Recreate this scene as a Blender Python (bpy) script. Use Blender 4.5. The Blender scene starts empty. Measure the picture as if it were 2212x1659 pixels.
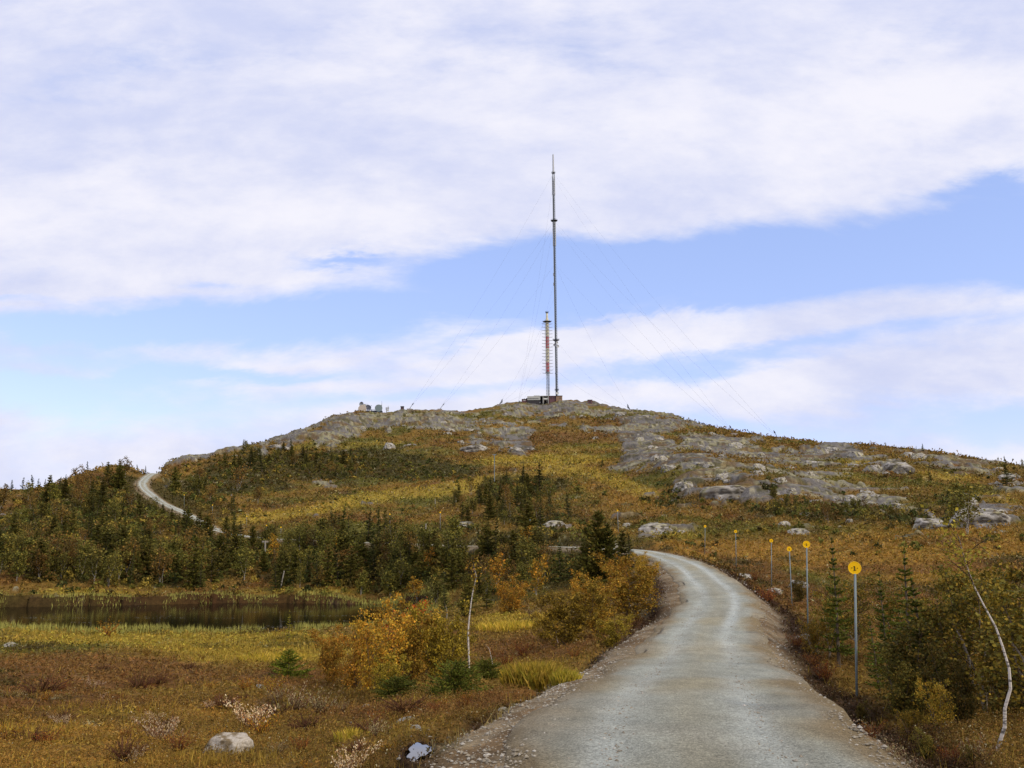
import bpy, math, random
import numpy as np
from mathutils import Vector, Matrix

scene = bpy.context.scene
R = math.radians
def lin(r, g, b):
    f = lambda c: (c / 255 / 12.92) if c / 255 <= 0.04045 else ((c / 255 + 0.055) / 1.055) ** 2.4
    return (f(r), f(g), f(b))

# ---------------------------------------------------------------- camera, sky, sun, exposure
cam = bpy.data.cameras.new('camera'); camo = bpy.data.objects.new('camera', cam); scene.collection.objects.link(camo)
cam.lens = 36.0 * 1944 / 2212; cam.sensor_width = 36.0; cam.clip_start = 0.1; cam.clip_end = 20000
camo.matrix_world = Matrix.Rotation(R(90) + math.atan((1210 - 829.5) / 1944.0), 4, 'X') @ Matrix.Rotation(R(-0.35), 4, 'Z')
scene.camera = camo
scene.render.resolution_x = 1024; scene.render.resolution_y = 768
scene.view_settings.view_transform = 'Standard'; scene.view_settings.look = 'None'
scene.view_settings.exposure = 0.0; scene.view_settings.gamma = 1.0; scene.view_settings.use_curve_mapping = False
scene.cycles.max_bounces = 5; scene.cycles.diffuse_bounces = 2; scene.cycles.glossy_bounces = 2; scene.cycles.transmission_bounces = 2
scene.cycles.transparent_max_bounces = 4

SUN_EL, SUN_AZ = 38.0, 125.0            # degrees; azimuth clockwise from the view direction (+Y): right and behind
sun = bpy.data.lights.new('sun', 'SUN'); sun.energy = 2.4; sun.angle = R(3); sun.color = (1.0, 0.90, 0.74)
suno = bpy.data.objects.new('sun', sun); scene.collection.objects.link(suno)
_sd = Vector((math.sin(R(SUN_AZ)) * math.cos(R(SUN_EL)), math.cos(R(SUN_AZ)) * math.cos(R(SUN_EL)), math.sin(R(SUN_EL))))
suno.rotation_euler = _sd.to_track_quat('Z', 'Y').to_euler()

world = bpy.data.worlds.new('World'); scene.world = world; world.use_nodes = True
NT = world.node_tree; NT.nodes.clear()
class X:
    """tiny wrapper: arithmetic on shader sockets"""
    def __init__(s, v): s.v = v
    def _m(a, op, *o):
        n = NT.nodes.new('ShaderNodeMath'); n.operation = op
        for i, q in enumerate((a,) + o):
            q = q.v if isinstance(q, X) else q
            if isinstance(q, (int, float)): n.inputs[i].default_value = q
            else: NT.links.new(q, n.inputs[i])
        return X(n.outputs[0])
    def __add__(a, b): return a._m('ADD', b)
    def __sub__(a, b): return a._m('SUBTRACT', b)
    def __mul__(a, b): return a._m('MULTIPLY', b)
    def __truediv__(a, b): return a._m('DIVIDE', b)
    def exp(a): return a._m('EXPONENT')
    def max(a, b): return a._m('MAXIMUM', b)
    def abs(a): return a._m('ABSOLUTE')
def xnoise(vec, scale, detail=5, rough=0.55, dist=0.0):
    n = NT.nodes.new('ShaderNodeTexNoise'); NT.links.new(vec, n.inputs['Vector']); n.inputs['Scale'].default_value = scale
    n.inputs['Detail'].default_value = detail; n.inputs['Roughness'].default_value = rough; n.inputs['Distortion'].default_value = dist
    return X(n.outputs['Fac'])
def xyz(x, y, z):
    n = NT.nodes.new('ShaderNodeCombineXYZ')
    for i, q in enumerate((x, y, z)):
        if isinstance(q, X): NT.links.new(q.v, n.inputs[i])
        else: n.inputs[i].default_value = q
    return n.outputs[0]
def xstep(f, a, b):
    n = NT.nodes.new('ShaderNodeMapRange'); n.interpolation_type = 'SMOOTHSTEP'; NT.links.new(f.v, n.inputs[0])
    n.inputs[1].default_value = a; n.inputs[2].default_value = b; return X(n.outputs[0])
def xmix(f, a, b):
    n = NT.nodes.new('ShaderNodeMix'); n.data_type = 'RGBA'; NT.links.new(f.v, n.inputs[0])
    for i, q in ((6, a), (7, b)):
        if isinstance(q, tuple): n.inputs[i].default_value = q + (1,)
        else: NT.links.new(q, n.inputs[i])
    return n.outputs[2]
tc = NT.nodes.new('ShaderNodeTexCoord'); sp = NT.nodes.new('ShaderNodeSeparateXYZ'); NT.links.new(tc.outputs['Generated'], sp.inputs[0])
dx, dy, dz = X(sp.outputs[0]), X(sp.outputs[1]), X(sp.outputs[2])
ay = dy.abs().max(0.25)
U0, V0 = dx / ay, dz / ay
wv = xyz(U0 * 1.0, V0 * 2.6, dy * 0.3)
w1 = xnoise(wv, 2.2, 6, 0.62); w2 = xnoise(wv, 3.1, 6, 0.62, 0.4)
U = U0 + (w1 - 0.5) * 0.16; V = V0 + (w2 - 0.5) * 0.10
def _uv0(px, py):
    a = (px - 1106) / 1944; b = (829.5 - py) / 1944; p = math.atan(380.5 / 1944)
    y = math.cos(p) - b * math.sin(p); return a / y, (math.sin(p) + b * math.cos(p)) / y
def blob(cx, cy, rx, ry, ang, w):
    u0, v0 = _uv0(cx, cy); su = _uv0(cx + 1, cy)[0] - u0; sv = v0 - _uv0(cx, cy + 1)[1]
    a = R(ang); ca, sa = math.cos(a), math.sin(a)
    p = U - u0; q = (V - v0) * (-su / sv)
    e = (p * ca + q * sa) * (1 / (rx * su)); f = (q * ca - p * sa) * (1 / (ry * su))
    return (e * e + f * f) * -1.0, w
GAPS = [(1850, 550, 680, 84, -5, 1.3), (2250, 530, 280, 110, -8, 1.1), (1150, 570, 320, 42, -4, 0.9), (800, 660, 560, 44, -2, 0.95), (200, 715, 520, 46, 0, 0.95),
        (760, 556, 110, 14, 0, 0.7), (80, 850, 330, 50, 0, 0.72), (2150, 930, 560, 62, -3, 0.78), (1560, 905, 200, 40, 10, 0.45), (520, 800, 380, 18, -3, 0.6),
        (1750, 750, 520, 20, -6, 0.52), (150, 780, 200, 18, 0, 0.4), (1330, 640, 260, 34, -12, 0.6), (480, 600, 100, 12, 0, .4), (300, 150, 600, 60, -4, 0.22), (1250, 120, 420, 60, 6, 0.20), (2000, 90, 300, 50, 0, .18), (2150, 400, 160, 26, -5, .6), (300, 900, 700, 90, 0, .28), (1400, 800, 1000, 24, -4, .40), (1250, 700, 500, 12, -8, .35), (0, 640, 260, 14, 0, .4), (950, 830, 500, 22, -8, .2)]
G = X(U.v) * 0.0
for g in GAPS:
    e, w = blob(*g); G = G + e.exp() * w
cv = xyz(U0 * 1.0, V0 * 3.2, dy * 0.3)
streak = xnoise(cv, 5.0, 8, 0.6, 0.5)
fine = xnoise(xyz(U0, V0 * 2.2, dy * 0.3), 16.0, 6, 0.6)
cloud = xstep(G * -1.0 + 1.0 + (streak - 0.5) * 0.95 + (fine - 0.5) * 0.42, 0.12, 0.92)
body = xnoise(xyz(U0 * 1.0, V0 * 1.9, dy * 0.3), 3.4, 7, 0.58, 0.3)
HI = X(U.v) * 0.0
for g in [(2060, 200, 190, 60, -10, .22), (1090, 280, 130, 40, 0, .16), (850, 480, 330, 50, 8, .10), (1500, 250, 250, 60, 0, .10), (1150, 130, 160, 40, 0, .08), (200, 570, 260, 50, 8, .10), (200, 120, 600, 140, 0, -.14), (1950, 60, 420, 60, 0, -.12), (1700, 330, 500, 60, 0, .04), (1250, 820, 900, 60, 0, .03)]:
    e, w = blob(*g); HI = HI + e.exp() * w
lum = xstep(body + HI + (fine - 0.5) * 0.34, 0.24, 0.76)
S10 = lambda c: tuple(v * 10 for v in c)
cl = xmix(lum, S10(lin(208, 215, 246)), S10(lin(246, 245, 255)))
sky = NT.nodes.new('ShaderNodeTexSky'); sky.sky_type = 'NISHITA'; sky.sun_disc = False
sky.sun_elevation = R(SUN_EL); sky.sun_rotation = R(SUN_AZ); sky.air_density = 1.0; sky.dust_density = 0.6; sky.ozone_density = 1.5
tint = NT.nodes.new('ShaderNodeMix'); tint.data_type = 'RGBA'; tint.blend_type = 'MULTIPLY'; tint.inputs[0].default_value = 1
NT.links.new(sky.outputs[0], tint.inputs[6]); tint.inputs[7].default_value = (2.7, 2.2, 2.35, 1)
SKYTINT = tint
blue = xmix(X(dz.v) * 0.0 + 0.5, tint.outputs[2], S10(lin(166, 196, 255)))
col = xmix(cloud, blue, cl)
bg = NT.nodes.new('ShaderNodeBackground'); bg.inputs['Strength'].default_value = 0.1
out = NT.nodes.new('ShaderNodeOutputWorld'); NT.links.new(col, bg.inputs['Color']); NT.links.new(bg.outputs[0], out.inputs[0])

# ---------------------------------------------------------------- photo geometry (photo measured at 2212 x 1659)
FPX = 1944.0
PITCH = math.atan((1210 - 829.5) / FPX)
ROLL = math.radians(-0.35)
_cr, _sr, _cp, _sp = math.cos(ROLL), math.sin(ROLL), math.cos(PITCH), math.sin(PITCH)

def ray(px, py):
    px = np.asarray(px, float); py = np.asarray(py, float)
    a = (px - 1106) / FPX; b = (829.5 - py) / FPX
    xc = _cr * a - _sr * b; yc = _sr * a + _cr * b
    return xc, _cp - yc * _sp, _sp + yc * _cp

def P(px, py, d):
    """world point on the sight line of a photo pixel at horizontal distance d"""
    x, y, z = ray(px, py); h = np.hypot(x, y); k = d / h
    return x * k, y * k, z * k

def proj(x, y, z):
    yc = -y * _sp + z * _cp; zc = y * _cp + z * _sp
    zc = np.where(zc > 0.3, zc, 0.3)
    a = x / zc; b = yc / zc
    xc = _cr * a + _sr * b; yv = -_sr * a + _cr * b
    return 1106 + FPX * xc, 829.5 - FPX * yv

# ---------------------------------------------------------------- value noise
def _hash(ix, iy, seed):
    h = (ix.astype(np.int64) * 374761393 + iy.astype(np.int64) * 668265263 + seed * 974634777) & 0xffffffff
    h = ((h ^ (h >> 13)) * 1274126177) & 0xffffffff
    h = (h ^ (h >> 16)) & 0xffffff
    return h.astype(np.float32) / np.float32(0xffffff)

def vnoise(x, y, seed=0):
    ix = np.floor(x); iy = np.floor(y); fx = (x - ix).astype(np.float32); fy = (y - iy).astype(np.float32)
    fx = fx * fx * (3 - 2 * fx); fy = fy * fy * (3 - 2 * fy)
    a = _hash(ix, iy, seed); b = _hash(ix + 1, iy, seed); c = _hash(ix, iy + 1, seed); d = _hash(ix + 1, iy + 1, seed)
    return (a + (b - a) * fx) * (1 - fy) + (c + (d - c) * fx) * fy

def fbm(x, y, o=4, seed=0, g=0.5):
    s = 0; a = 1; t = 0
    for i in range(o):
        s = s + a * (vnoise(x * 2 ** i + 17.3 * i, y * 2 ** i - 9.1 * i, seed + i) * 2 - 1); t += a; a *= g
    return s / t

def sst(a, b, x):
    t = np.clip((x - a) / (b - a), 0, 1); return t * t * (3 - 2 * t)

# ---------------------------------------------------------------- the road's centre line
ROAD_PX = [(1520, 1659, 8.7), (1490, 1510, 13), (1510, 1430, 20.3), (1525, 1360, 28), (1553, 1300, 38), (1522, 1250, 50),
           (1476, 1218, 62), (1424, 1199, 74), (1360, 1188, 85), (1245, 1182, 95), (1130, 1180, 104), (1030, 1180, 113),
           (900, 1176, 130), (700, 1168, 160), (560, 1162, 190), (476, 1147, 212), (436, 1128, 228), (395, 1106, 245), (345, 1083, 265),
           (310, 1052, 288), (312, 1036, 300), (332, 1022, 312), (345, 1030, 345)]
_rp = [P(*p) for p in ROAD_PX]
_rp = [(-3.0, -30, -2.0), (-1.2, -16, -2.0), (0.2, -6, -2.0), (1.1, 2, -2.0)] + [tuple(float(v) for v in p) for p in _rp]
_rp = np.array(_rp)
def catmull(p, n):
    out = []
    q = np.vstack([2 * p[0] - p[1], p, 2 * p[-1] - p[-2]])
    for i in range(1, len(q) - 2):
        for t in np.linspace(0, 1, n, endpoint=False):
            a, b, c, d = q[i - 1], q[i], q[i + 1], q[i + 2]
            out.append(0.5 * (2 * b + (c - a) * t + (2 * a - 5 * b + 4 * c - d) * t * t + (3 * b - 3 * c + d - a) * t ** 3))
    out.append(q[-2]); return np.array(out)
ROAD = catmull(_rp, 16)
for _k in range(30):                                             # even the height profile out
    ROAD[1:-1, 2] = 0.25 * ROAD[:-2, 2] + 0.5 * ROAD[1:-1, 2] + 0.25 * ROAD[2:, 2]
_tg = np.gradient(ROAD[:, :2], axis=0); _tg /= np.linalg.norm(_tg, axis=1)[:, None]
ROADN = np.stack([_tg[:, 1], -_tg[:, 0]], 1)                     # points to the right of travel

def road_near(x, y):
    """signed lateral offset, road height, index for each point"""
    n = len(x); lat = np.full(n, 99., np.float32); zr = np.zeros(n, np.float32); idx = np.zeros(n, np.int32)
    R = ROAD[:, :2].astype(np.float32)
    for s in range(0, n, 40000):
        e = min(n, s + 40000)
        d2 = (x[s:e, None] - R[None, :, 0]) ** 2 + (y[s:e, None] - R[None, :, 1]) ** 2
        k = d2.argmin(1); idx[s:e] = k
        dx = x[s:e] - R[k, 0]; dy = y[s:e] - R[k, 1]
        l = dx * ROADN[k, 0] + dy * ROADN[k, 1]
        al = dx * _tg[k, 0] + dy * _tg[k, 1]
        dd = np.sqrt(d2[np.arange(e - s), k])
        far = np.abs(al) > 6
        lat[s:e] = np.where(far, np.sign(l) * dd, l)
        kk = np.clip(k + np.sign(al).astype(int), 0, len(R) - 1)
        seg = np.hypot(R[kk, 0] - R[k, 0], R[kk, 1] - R[k, 1]) + 1e-6
        t = np.clip(np.abs(al) / seg, 0, 1)
        zr[s:e] = ROAD[k, 2] * (1 - t) + ROAD[kk, 2] * t
    return lat, zr, idx

# ---------------------------------------------------------------- control points of the land: (photo x, photo y, distance)
SKY_L = [(-900, 1062, 330), (-500, 1066, 320), (-250, 1072, 310), (0, 1068, 305), (60, 1060, 305), (100, 1050, 305), (150, 1036, 305), (200, 1024, 308), (250, 1014, 310), (295, 1018, 312), (332, 1024, 314)]
SKY_R = [(350, 1003, 430), (400, 985, 450), (500, 968, 490), (600, 946, 540), (660, 926, 600), (700, 908, 630), (750, 893, 650), (780, 888, 655), (870, 886, 670), (950, 883, 680),
         (1020, 886, 690), (1080, 873, 700), (1130, 866, 700), (1215, 864, 700), (1290, 870, 700), (1340, 880, 690), (1390, 896, 680), (1470, 908, 650), (1510, 924, 620),
         (1600, 940, 570), (1700, 958, 520), (1800, 964, 480), (1870, 965, 450), (1920, 973, 420), (2000, 980, 390), (2060, 990, 370), (2150, 1002, 340), (2212, 1015, 320), (2400, 1040, 300), (2800, 1080, 280), (3300, 1110, 260)]
CTRL = list(SKY_L) + list(SKY_R)
for (x, y, d) in SKY_L:
    CTRL += [(x, y + 45, d * 1.35), (x, 1110, d * 2.2)]
for (x, y, d) in SKY_R[::2]:
    CTRL += [(x, y + 22, d * 1.12), (x, y + 90, d * 1.5), (x, 1160, d * 2.4)]
CTRL += [(x, 1059, 1700) for x in (-900, -500, -200, 0, 60)] + [(x, 1120, 1700) for x in (200, 300)] + [(x, 1198, 4000) for x in range(-900, 3400, 400)]
CTRL += [  # left hillside, shore to ridge
    (-800, 1290, 122), (-400, 1290, 122), (0, 1287, 122), (150, 1288, 123), (300, 1290, 122), (450, 1291, 120), (600, 1292, 118), (750, 1294, 114), (880, 1298, 108),
    (-400, 1250, 138), (0, 1250, 138), (0, 1195, 165), (0, 1150, 195), (0, 1100, 250), (-400, 1160, 190), (-400, 1100, 260), (150, 1200, 165), (150, 1140, 210), (150, 1075, 265),
    (300, 1215, 155), (300, 1150, 200), (230, 1080, 270), (250, 1040, 295), (400, 1200, 165), (400, 1160, 200), (480, 1180, 185), (480, 1120, 235),
    (430, 1075, 290), (420, 1040, 350), (400, 1005, 410), (600, 1240, 140), (600, 1185, 175), (600, 1120, 240), (600, 1060, 310), (600, 1010, 390), (600, 970, 470),
    (800, 1240, 135), (842, 1142, 207), (800, 1080, 270), (800, 1020, 360), (800, 960, 470), (800, 920, 570), (951, 1147, 160), (951, 1200, 128),
    (1000, 1060, 270), (1000, 1000, 370), (1000, 940, 510), (1000, 905, 610), (1100, 1130, 155), (1100, 1060, 250), (1100, 1000, 350), (1100, 940, 510), (1150, 895, 640),
    # middle and right hill
    (1300, 1110, 165), (1334, 1156, 121), (1300, 1050, 230), (1300, 990, 340), (1300, 940, 480), (1300, 900, 610),
    (1450, 1170, 95), (1450, 1120, 140), (1450, 1070, 190), (1470, 1030, 205), (1450, 980, 290), (1450, 935, 480),
    (1590, 1170, 95), (1600, 1130, 130), (1590, 1080, 178), (1600, 1045, 186), (1600, 1000, 260), (1600, 960, 400),
    (1750, 1165, 98), (1780, 1135, 125), (1760, 1090, 160), (1780, 1040, 210), (1780, 990, 330), (1523, 1198, 105 * .85), (1590, 1230, 76), (1666, 1271, 61), (1711, 1316, 48), (1744, 1365, 34),
    (1848, 1510, 22), (1950, 1175, 92), (1950, 1138, 130), (1980, 1095, 160), (1980, 1030, 240), (2150, 1178, 88), (2150, 1130, 120), (2150, 1090, 160), (2150, 1040, 250),
    (2400, 1175, 88), (2400, 1120, 140), (2800, 1180, 90), (2800, 1130, 160), (3300, 1180, 90),
    # near right
    (1900, 1300, 48), (2100, 1290, 50), (2212, 1250, 60), (2500, 1290, 50), (3000, 1300, 50), (1950, 1420, 27), (2150, 1450, 22), (2500, 1480, 20), (3100, 1600, 14), (2000, 1600, 12.5), (2144, 1614, 12.2), (2212, 1640, 11.5), (2500, 1700, 10),
    (1850, 1590, 12.2), (2020, 1655, 9.4),
    # near left and the bog before the tarn
    (-800, 1659, 17), (-300, 1659, 16), (0, 1659, 16), (300, 1659, 15.5), (600, 1659, 14.5), (780, 1659, 12.8), (885, 1600, 13.2), (-300, 1560, 22), (0, 1540, 23.5), (300, 1540, 22.5), (600, 1540, 21), (850, 1545, 18), (1000, 1520, 19),
    (-300, 1460, 34), (0, 1450, 35), (300, 1450, 35), (600, 1450, 33), (800, 1450, 31.5), (1000, 1450, 30), (1180, 1465, 25), (-800, 1395, 54), (0, 1385, 55), (300, 1390, 53), (600, 1390, 53), (800, 1390, 50), (1000, 1390, 44), (1250, 1395, 33),
    (-800, 1366, 62), (0, 1366, 62), (300, 1368, 61), (600, 1366, 62), (750, 1362, 63), (900, 1340, 70), (1000, 1345, 62), (1000, 1300, 88), (1150, 1300, 72), (1150, 1240, 90), (1250, 1230, 85), (1300, 1290, 62), (1350, 1330, 45), (1400, 1280, 52), (1000, 1240, 108), (1320, 1220, 80), (1400, 1240, 62), (1440, 1330, 37)]
_c = np.array([P(*p) for p in CTRL])
_c = np.vstack([_c, [(x, y, z) for (x, y, z) in ((1.5, 4, -2.0), (1.0, 1.5, -2.0), (-2, 5, -2.5), (-5, 6, -3.2), (-7, 3, -3.3), (5, 5, -2.4), (8, 4, -2.8), (-3.5, 1.5, -2.8), (5, 1.5, -2.5), (-11, 9, -3.5), (12, 7, -3))]])
_ri = ROAD[70:-20:7]; _c = np.vstack([_c, _ri])
def _uv(x, y):
    az = np.arctan2(x, y); d = np.hypot(x, y)
    return np.clip(az, -.95, .95) * 5.0, np.log(d + 5.0), az, d
_u, _v, _az, _d = _uv(_c[:, 0], _c[:, 1])
_q = _c[:, 2] / (_d + 10)
def _tps(r2):
    return np.where(r2 > 1e-12, 0.5 * r2 * np.log(np.maximum(r2, 1e-12)), 0)
_n = len(_c)
_A = np.zeros((_n + 3, _n + 3)); _r2 = (_u[:, None] - _u) ** 2 + (_v[:, None] - _v) ** 2
_A[:_n, :_n] = _tps(_r2) + np.eye(_n) * 1e-3; _A[:_n, _n] = 1; _A[:_n, _n + 1] = _u; _A[:_n, _n + 2] = _v; _A[_n:, :_n] = _A[:_n, _n:].T
_w = np.linalg.solve(_A, np.concatenate([_q, np.zeros(3)]))

def base_h(x, y):
    u, v, az, d = _uv(x, y); out = np.zeros(len(u))
    for s in range(0, len(u), 60000):
        uu = u[s:s + 60000]; vv = v[s:s + 60000]
        r2 = (uu[:, None] - _u.astype(np.float32)) ** 2 + (vv[:, None] - _v.astype(np.float32)) ** 2
        out[s:s + 60000] = (0.5 * r2 * np.log(r2 + 1e-9)) @ _w[:_n] + _w[_n] + _w[_n + 1] * uu + _w[_n + 2] * vv
    z = out * (d + 10)
    k = sst(0.95, 1.5, np.abs(az))
    return z * (1 - k) + (-2.6 - 2 * sst(20, 400, d)) * k

LAKE = -5.05
PUD = [float(v) for v in P(905, 1622, 10.9)]
def ell(px, py, e):
    """sum of soft ellipses (cx, cy, rx, ry, angle deg, weight)"""
    s = 0
    for (cx, cy, rx, ry, a, w) in e:
        ca, sa = math.cos(math.radians(a)), math.sin(math.radians(a))
        dx = px - cx; dy = py - cy
        u = (dx * ca + dy * sa) / rx; v = (-dx * sa + dy * ca) / ry
        s = np.maximum(s, w * np.exp(-(u * u + v * v) ** 1.5 * 0.7))
    return s

ROCK_E = [(1190, 885, 170, 26, 0, 1), (1380, 905, 130, 24, 12, .95), (900, 905, 180, 28, 0, 1), (1000, 925, 190, 22, 0, .95), (640, 940, 130, 20, -22, 1), (480, 972, 120, 10, -12, 1), (760, 918, 100, 30, -10, 1),
          (900, 945, 130, 16, 8, .7), (1025, 958, 55, 22, 0, .95), (1115, 968, 40, 16, 0, .8), (1290, 928, 60, 12, 0, .8), (1370, 928, 60, 10, 0, .7), (1400, 968, 70, 28, 10, 1), (1470, 1000, 130, 32, 12, 1),
          (1560, 1030, 120, 38, 8, 1), (1600, 1060, 60, 24, 0, 1), (1480, 1042, 34, 22, 0, 1), (1640, 1018, 60, 20, 10, .8), (1560, 965, 130, 22, 16, .9), (1700, 1000, 130, 24, 12, .85), (1800, 985, 120, 16, 8, .9), (1860, 980, 70, 22, 10, .9),
          (1930, 1010, 60, 16, 0, .9), (2000, 985, 120, 12, 8, .8), (2100, 1015, 90, 18, 0, .95), (1780, 1060, 160, 28, 12, .85), (1880, 1080, 140, 24, 14, .9), (2140, 1110, 80, 36, 12, .95), (2180, 1050, 60, 20, 0, .6), (1790, 1110, 90, 12, 5, .5),
          (1440, 1145, 90, 8, 0, .7), (1740, 1140, 30, 8, 0, .7), (2000, 1130, 60, 14, 0, .7), (860, 972, 80, 7, 5, .75), (684, 1043, 34, 8, 8, .7), (1200, 1140, 50, 6, 0, .5), (385, 1040, 46, 8, -20, .8), (1360, 1010, 50, 8, 0, .6), (1400, 1070, 40, 10, 0, .5), (1100, 945, 90, 12, 0, .5), (990, 1135, 40, 6, 0, .6)]

def rockmask(px, py, x, y):
    f = 1 + 0.9 * sst(250, 600, np.hypot(x, y)); wx = x + 2.5 * fbm(x / 6, y / 6, 2, 4); wy = y + 2.5 * fbm(x / 6, y / 6, 2, 3)
    n = fbm(wx / (11 * f), wy / (8 * f), 3, 5); n2 = fbm(wx / (3.4 * f), wy / (2.2 * f), 3, 9)
    return sst(0.60, 0.70, ell(px, py, ROCK_E) * .95 + 0.72 * n + 0.55 * n2)

def full_h(x, y):
    z = base_h(x, y)
    d = np.hypot(x, y)
    px, py = proj(x, y, z)
    rk = rockmask(px, py, x, y) * sst(60, 110, d)
    lat, zr, _ = road_near(x.astype(np.float32), y.astype(np.float32))
    al = np.abs(lat)
    # relief
    z = z + 0.17 * fbm(x / 1.1, y / 1.1, 3, 21) * sst(3, 9, d) * (1 - sst(120, 220, d))
    z = z + 0.22 * fbm(x / 3.5, y / 3.5, 3, 22) * sst(6, 20, d)
    z = z + 0.75 * fbm(x / 12, y / 12, 3, 23) * sst(70, 130, d)
    z = z + 2.2 * fbm(x / 34, y / 34, 3, 24) * sst(170, 330, d) 
    # bare rock: rounded ledges
    st = 3.2 + 2.5 * sst(250, 600, d)
    zz = z / st + 0.55 * fbm(x / 17, y / 17, 3, 30)
    fl = np.floor(zz); fr = zz - fl
    ter = (fl + sst(0.45, 0.95, fr) - 0.55 * fbm(x / 17, y / 17, 3, 30)) * st
    z = z + rk * 0.5 * (ter - z) + rk * (0.8 + 0.5 * sst(200, 600, d)) * (1 - .7 * sst(640, 690, d))
    rid = 0.35 - np.abs(fbm(x / 7, y / 5, 4, 31)) * 2.2
    z = z + rk * (0.4 + 1.0 * sst(250, 600, d)) * rid * 0.9
    z = z + rk * 0.35 * fbm(x / 1.6, y / 1.6, 3, 33)
    # tarn: keep the land round it above the water
    lk = lake_mask(x, y)
    z = np.where(lk > 0, np.minimum(z, LAKE - 0.06 - 0.7 * sst(0, 0.35, lk)), z)
    near = (lk <= 0) & (d < 200)
    z = np.where(near, np.maximum(z, LAKE + 0.07 + 0.25 * sst(0, -0.6, lk) ), z)
    # road bed, verges and ditches
    rs = sst(12, 26, d); wide = 1.72 - .30 * rs + (0.9 * (1 - sst(24, 36, d)) + 1.3 * sst(34, 42, d) * (1 - sst(60, 70, d))) * (lat < 0) + 0.35 * fbm(x / 2.2, y / 2.2, 2, 40) * (1 - sst(60, 120, d))
    w = sst(0, 1, (al - wide) / (1.6 + 0.018 * d))
    bed = zr - 0.05 - np.clip(al - 1.7, 0, 3) * 0.16 - 0.0008 * d
    z = bed + (z - bed) * w
    z = z - (0.36 + .16 * (lat < 0)) * np.exp(-((al - (wide + 0.75)) / 0.45) ** 2) * (1 - sst(50, 80, d)) * (0.75 + 0.4 * fbm(x / 3, y / 3, 2, 41))
    pd = ((x - PUD[0]) * .83 - (y - PUD[1]) * (-.05)) / .14; pe = (y - PUD[1]) / .46; pr = pd * pd + pe * pe
    z = np.where(pr < 4, np.where(pr < 1, np.minimum(z, PUD[2] - .04), z + (np.clip(z, PUD[2] + .01, PUD[2] + .12) - z) * (1 - sst(1, 4, pr))), z)
    return z, rk, lat, lk

_lt = np.array([P(*p)[:2] for p in [(-900, 1288, 123), (0, 1287, 123.5), (150, 1288, 123), (300, 1289, 121), (450, 1290, 121), (600, 1291, 119), (760, 1294, 113), (870, 1297, 109), (930, 1303, 101),
               (905, 1315, 92), (860, 1330, 82), (780, 1352, 70), (650, 1362, 65), (500, 1366, 63), (300, 1366, 63), (150, 1362, 64), (40, 1352, 68), (0, 1350, 70), (-200, 1356, 68), (-900, 1350, 66)]])
def lake_mask(x, y):
    """signed: >0 inside the tarn, roughly distance/10"""
    px = _lt[:, 0]; py = _lt[:, 1]; inside = np.zeros(len(x), bool); best = np.full(len(x), 1e9)
    xx = x + 1.2 * fbm(x / 6, y / 6, 3, 50); yy = y + 1.2 * fbm(x / 6, y / 6, 3, 51)
    for i in range(len(px)):
        x1, y1, x2, y2 = px[i], py[i], px[(i + 1) % len(px)], py[(i + 1) % len(px)]
        c = ((y1 > yy) != (y2 > yy)) & (xx < (x2 - x1) * (yy - y1) / (y2 - y1 + 1e-12) + x1)
        inside ^= c
        ex, ey = x2 - x1, y2 - y1; t = np.clip(((xx - x1) * ex + (yy - y1) * ey) / (ex * ex + ey * ey), 0, 1)
        best = np.minimum(best, np.hypot(xx - x1 - t * ex, yy - y1 - t * ey))
    return np.where(inside, best, -best) / 10

# ---------------------------------------------------------------- polar height grid
NROW, NCOL = 880, 1000
GW = np.linspace(math.log(1.2 + 6), math.log(6500 + 6), NROW)
_fine = np.linspace(-0.60, 0.60, NCOL)
_out = np.linspace(0.60, math.pi, 40)[1:] 
GA = np.concatenate([-_out[::-1], _fine, _out])
GD = np.exp(GW) - 6
AA, DD = np.meshgrid(GA, GD)
GX = (DD * np.sin(AA)); GY = (DD * np.cos(AA))
_z, _rk, _lat, _lk = full_h(GX.ravel(), GY.ravel())
GZ = _z.reshape(GX.shape); GRK = _rk.reshape(GX.shape); GLAT = _lat.reshape(GX.shape); GLK = _lk.reshape(GX.shape)

def gsample(G, x, y):
    x = np.nan_to_num(np.asarray(x, float)); y = np.nan_to_num(np.asarray(y, float), nan=5.0)
    az = np.arctan2(x, y); w = np.log(np.hypot(x, y) + 6)
    ci = np.clip(np.interp(az, GA, np.arange(len(GA))), 0, len(GA) - 1.001); ri = np.clip((w - GW[0]) / (GW[1] - GW[0]), 0, NROW - 1.001)
    i = ri.astype(int); j = ci.astype(int); a = ri - i; b = ci - j
    return (G[i, j] * (1 - b) + G[i, j + 1] * b) * (1 - a) + (G[i + 1, j] * (1 - b) + G[i + 1, j + 1] * b) * a
def gh(x, y): return gsample(GZ, x, y)

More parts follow.
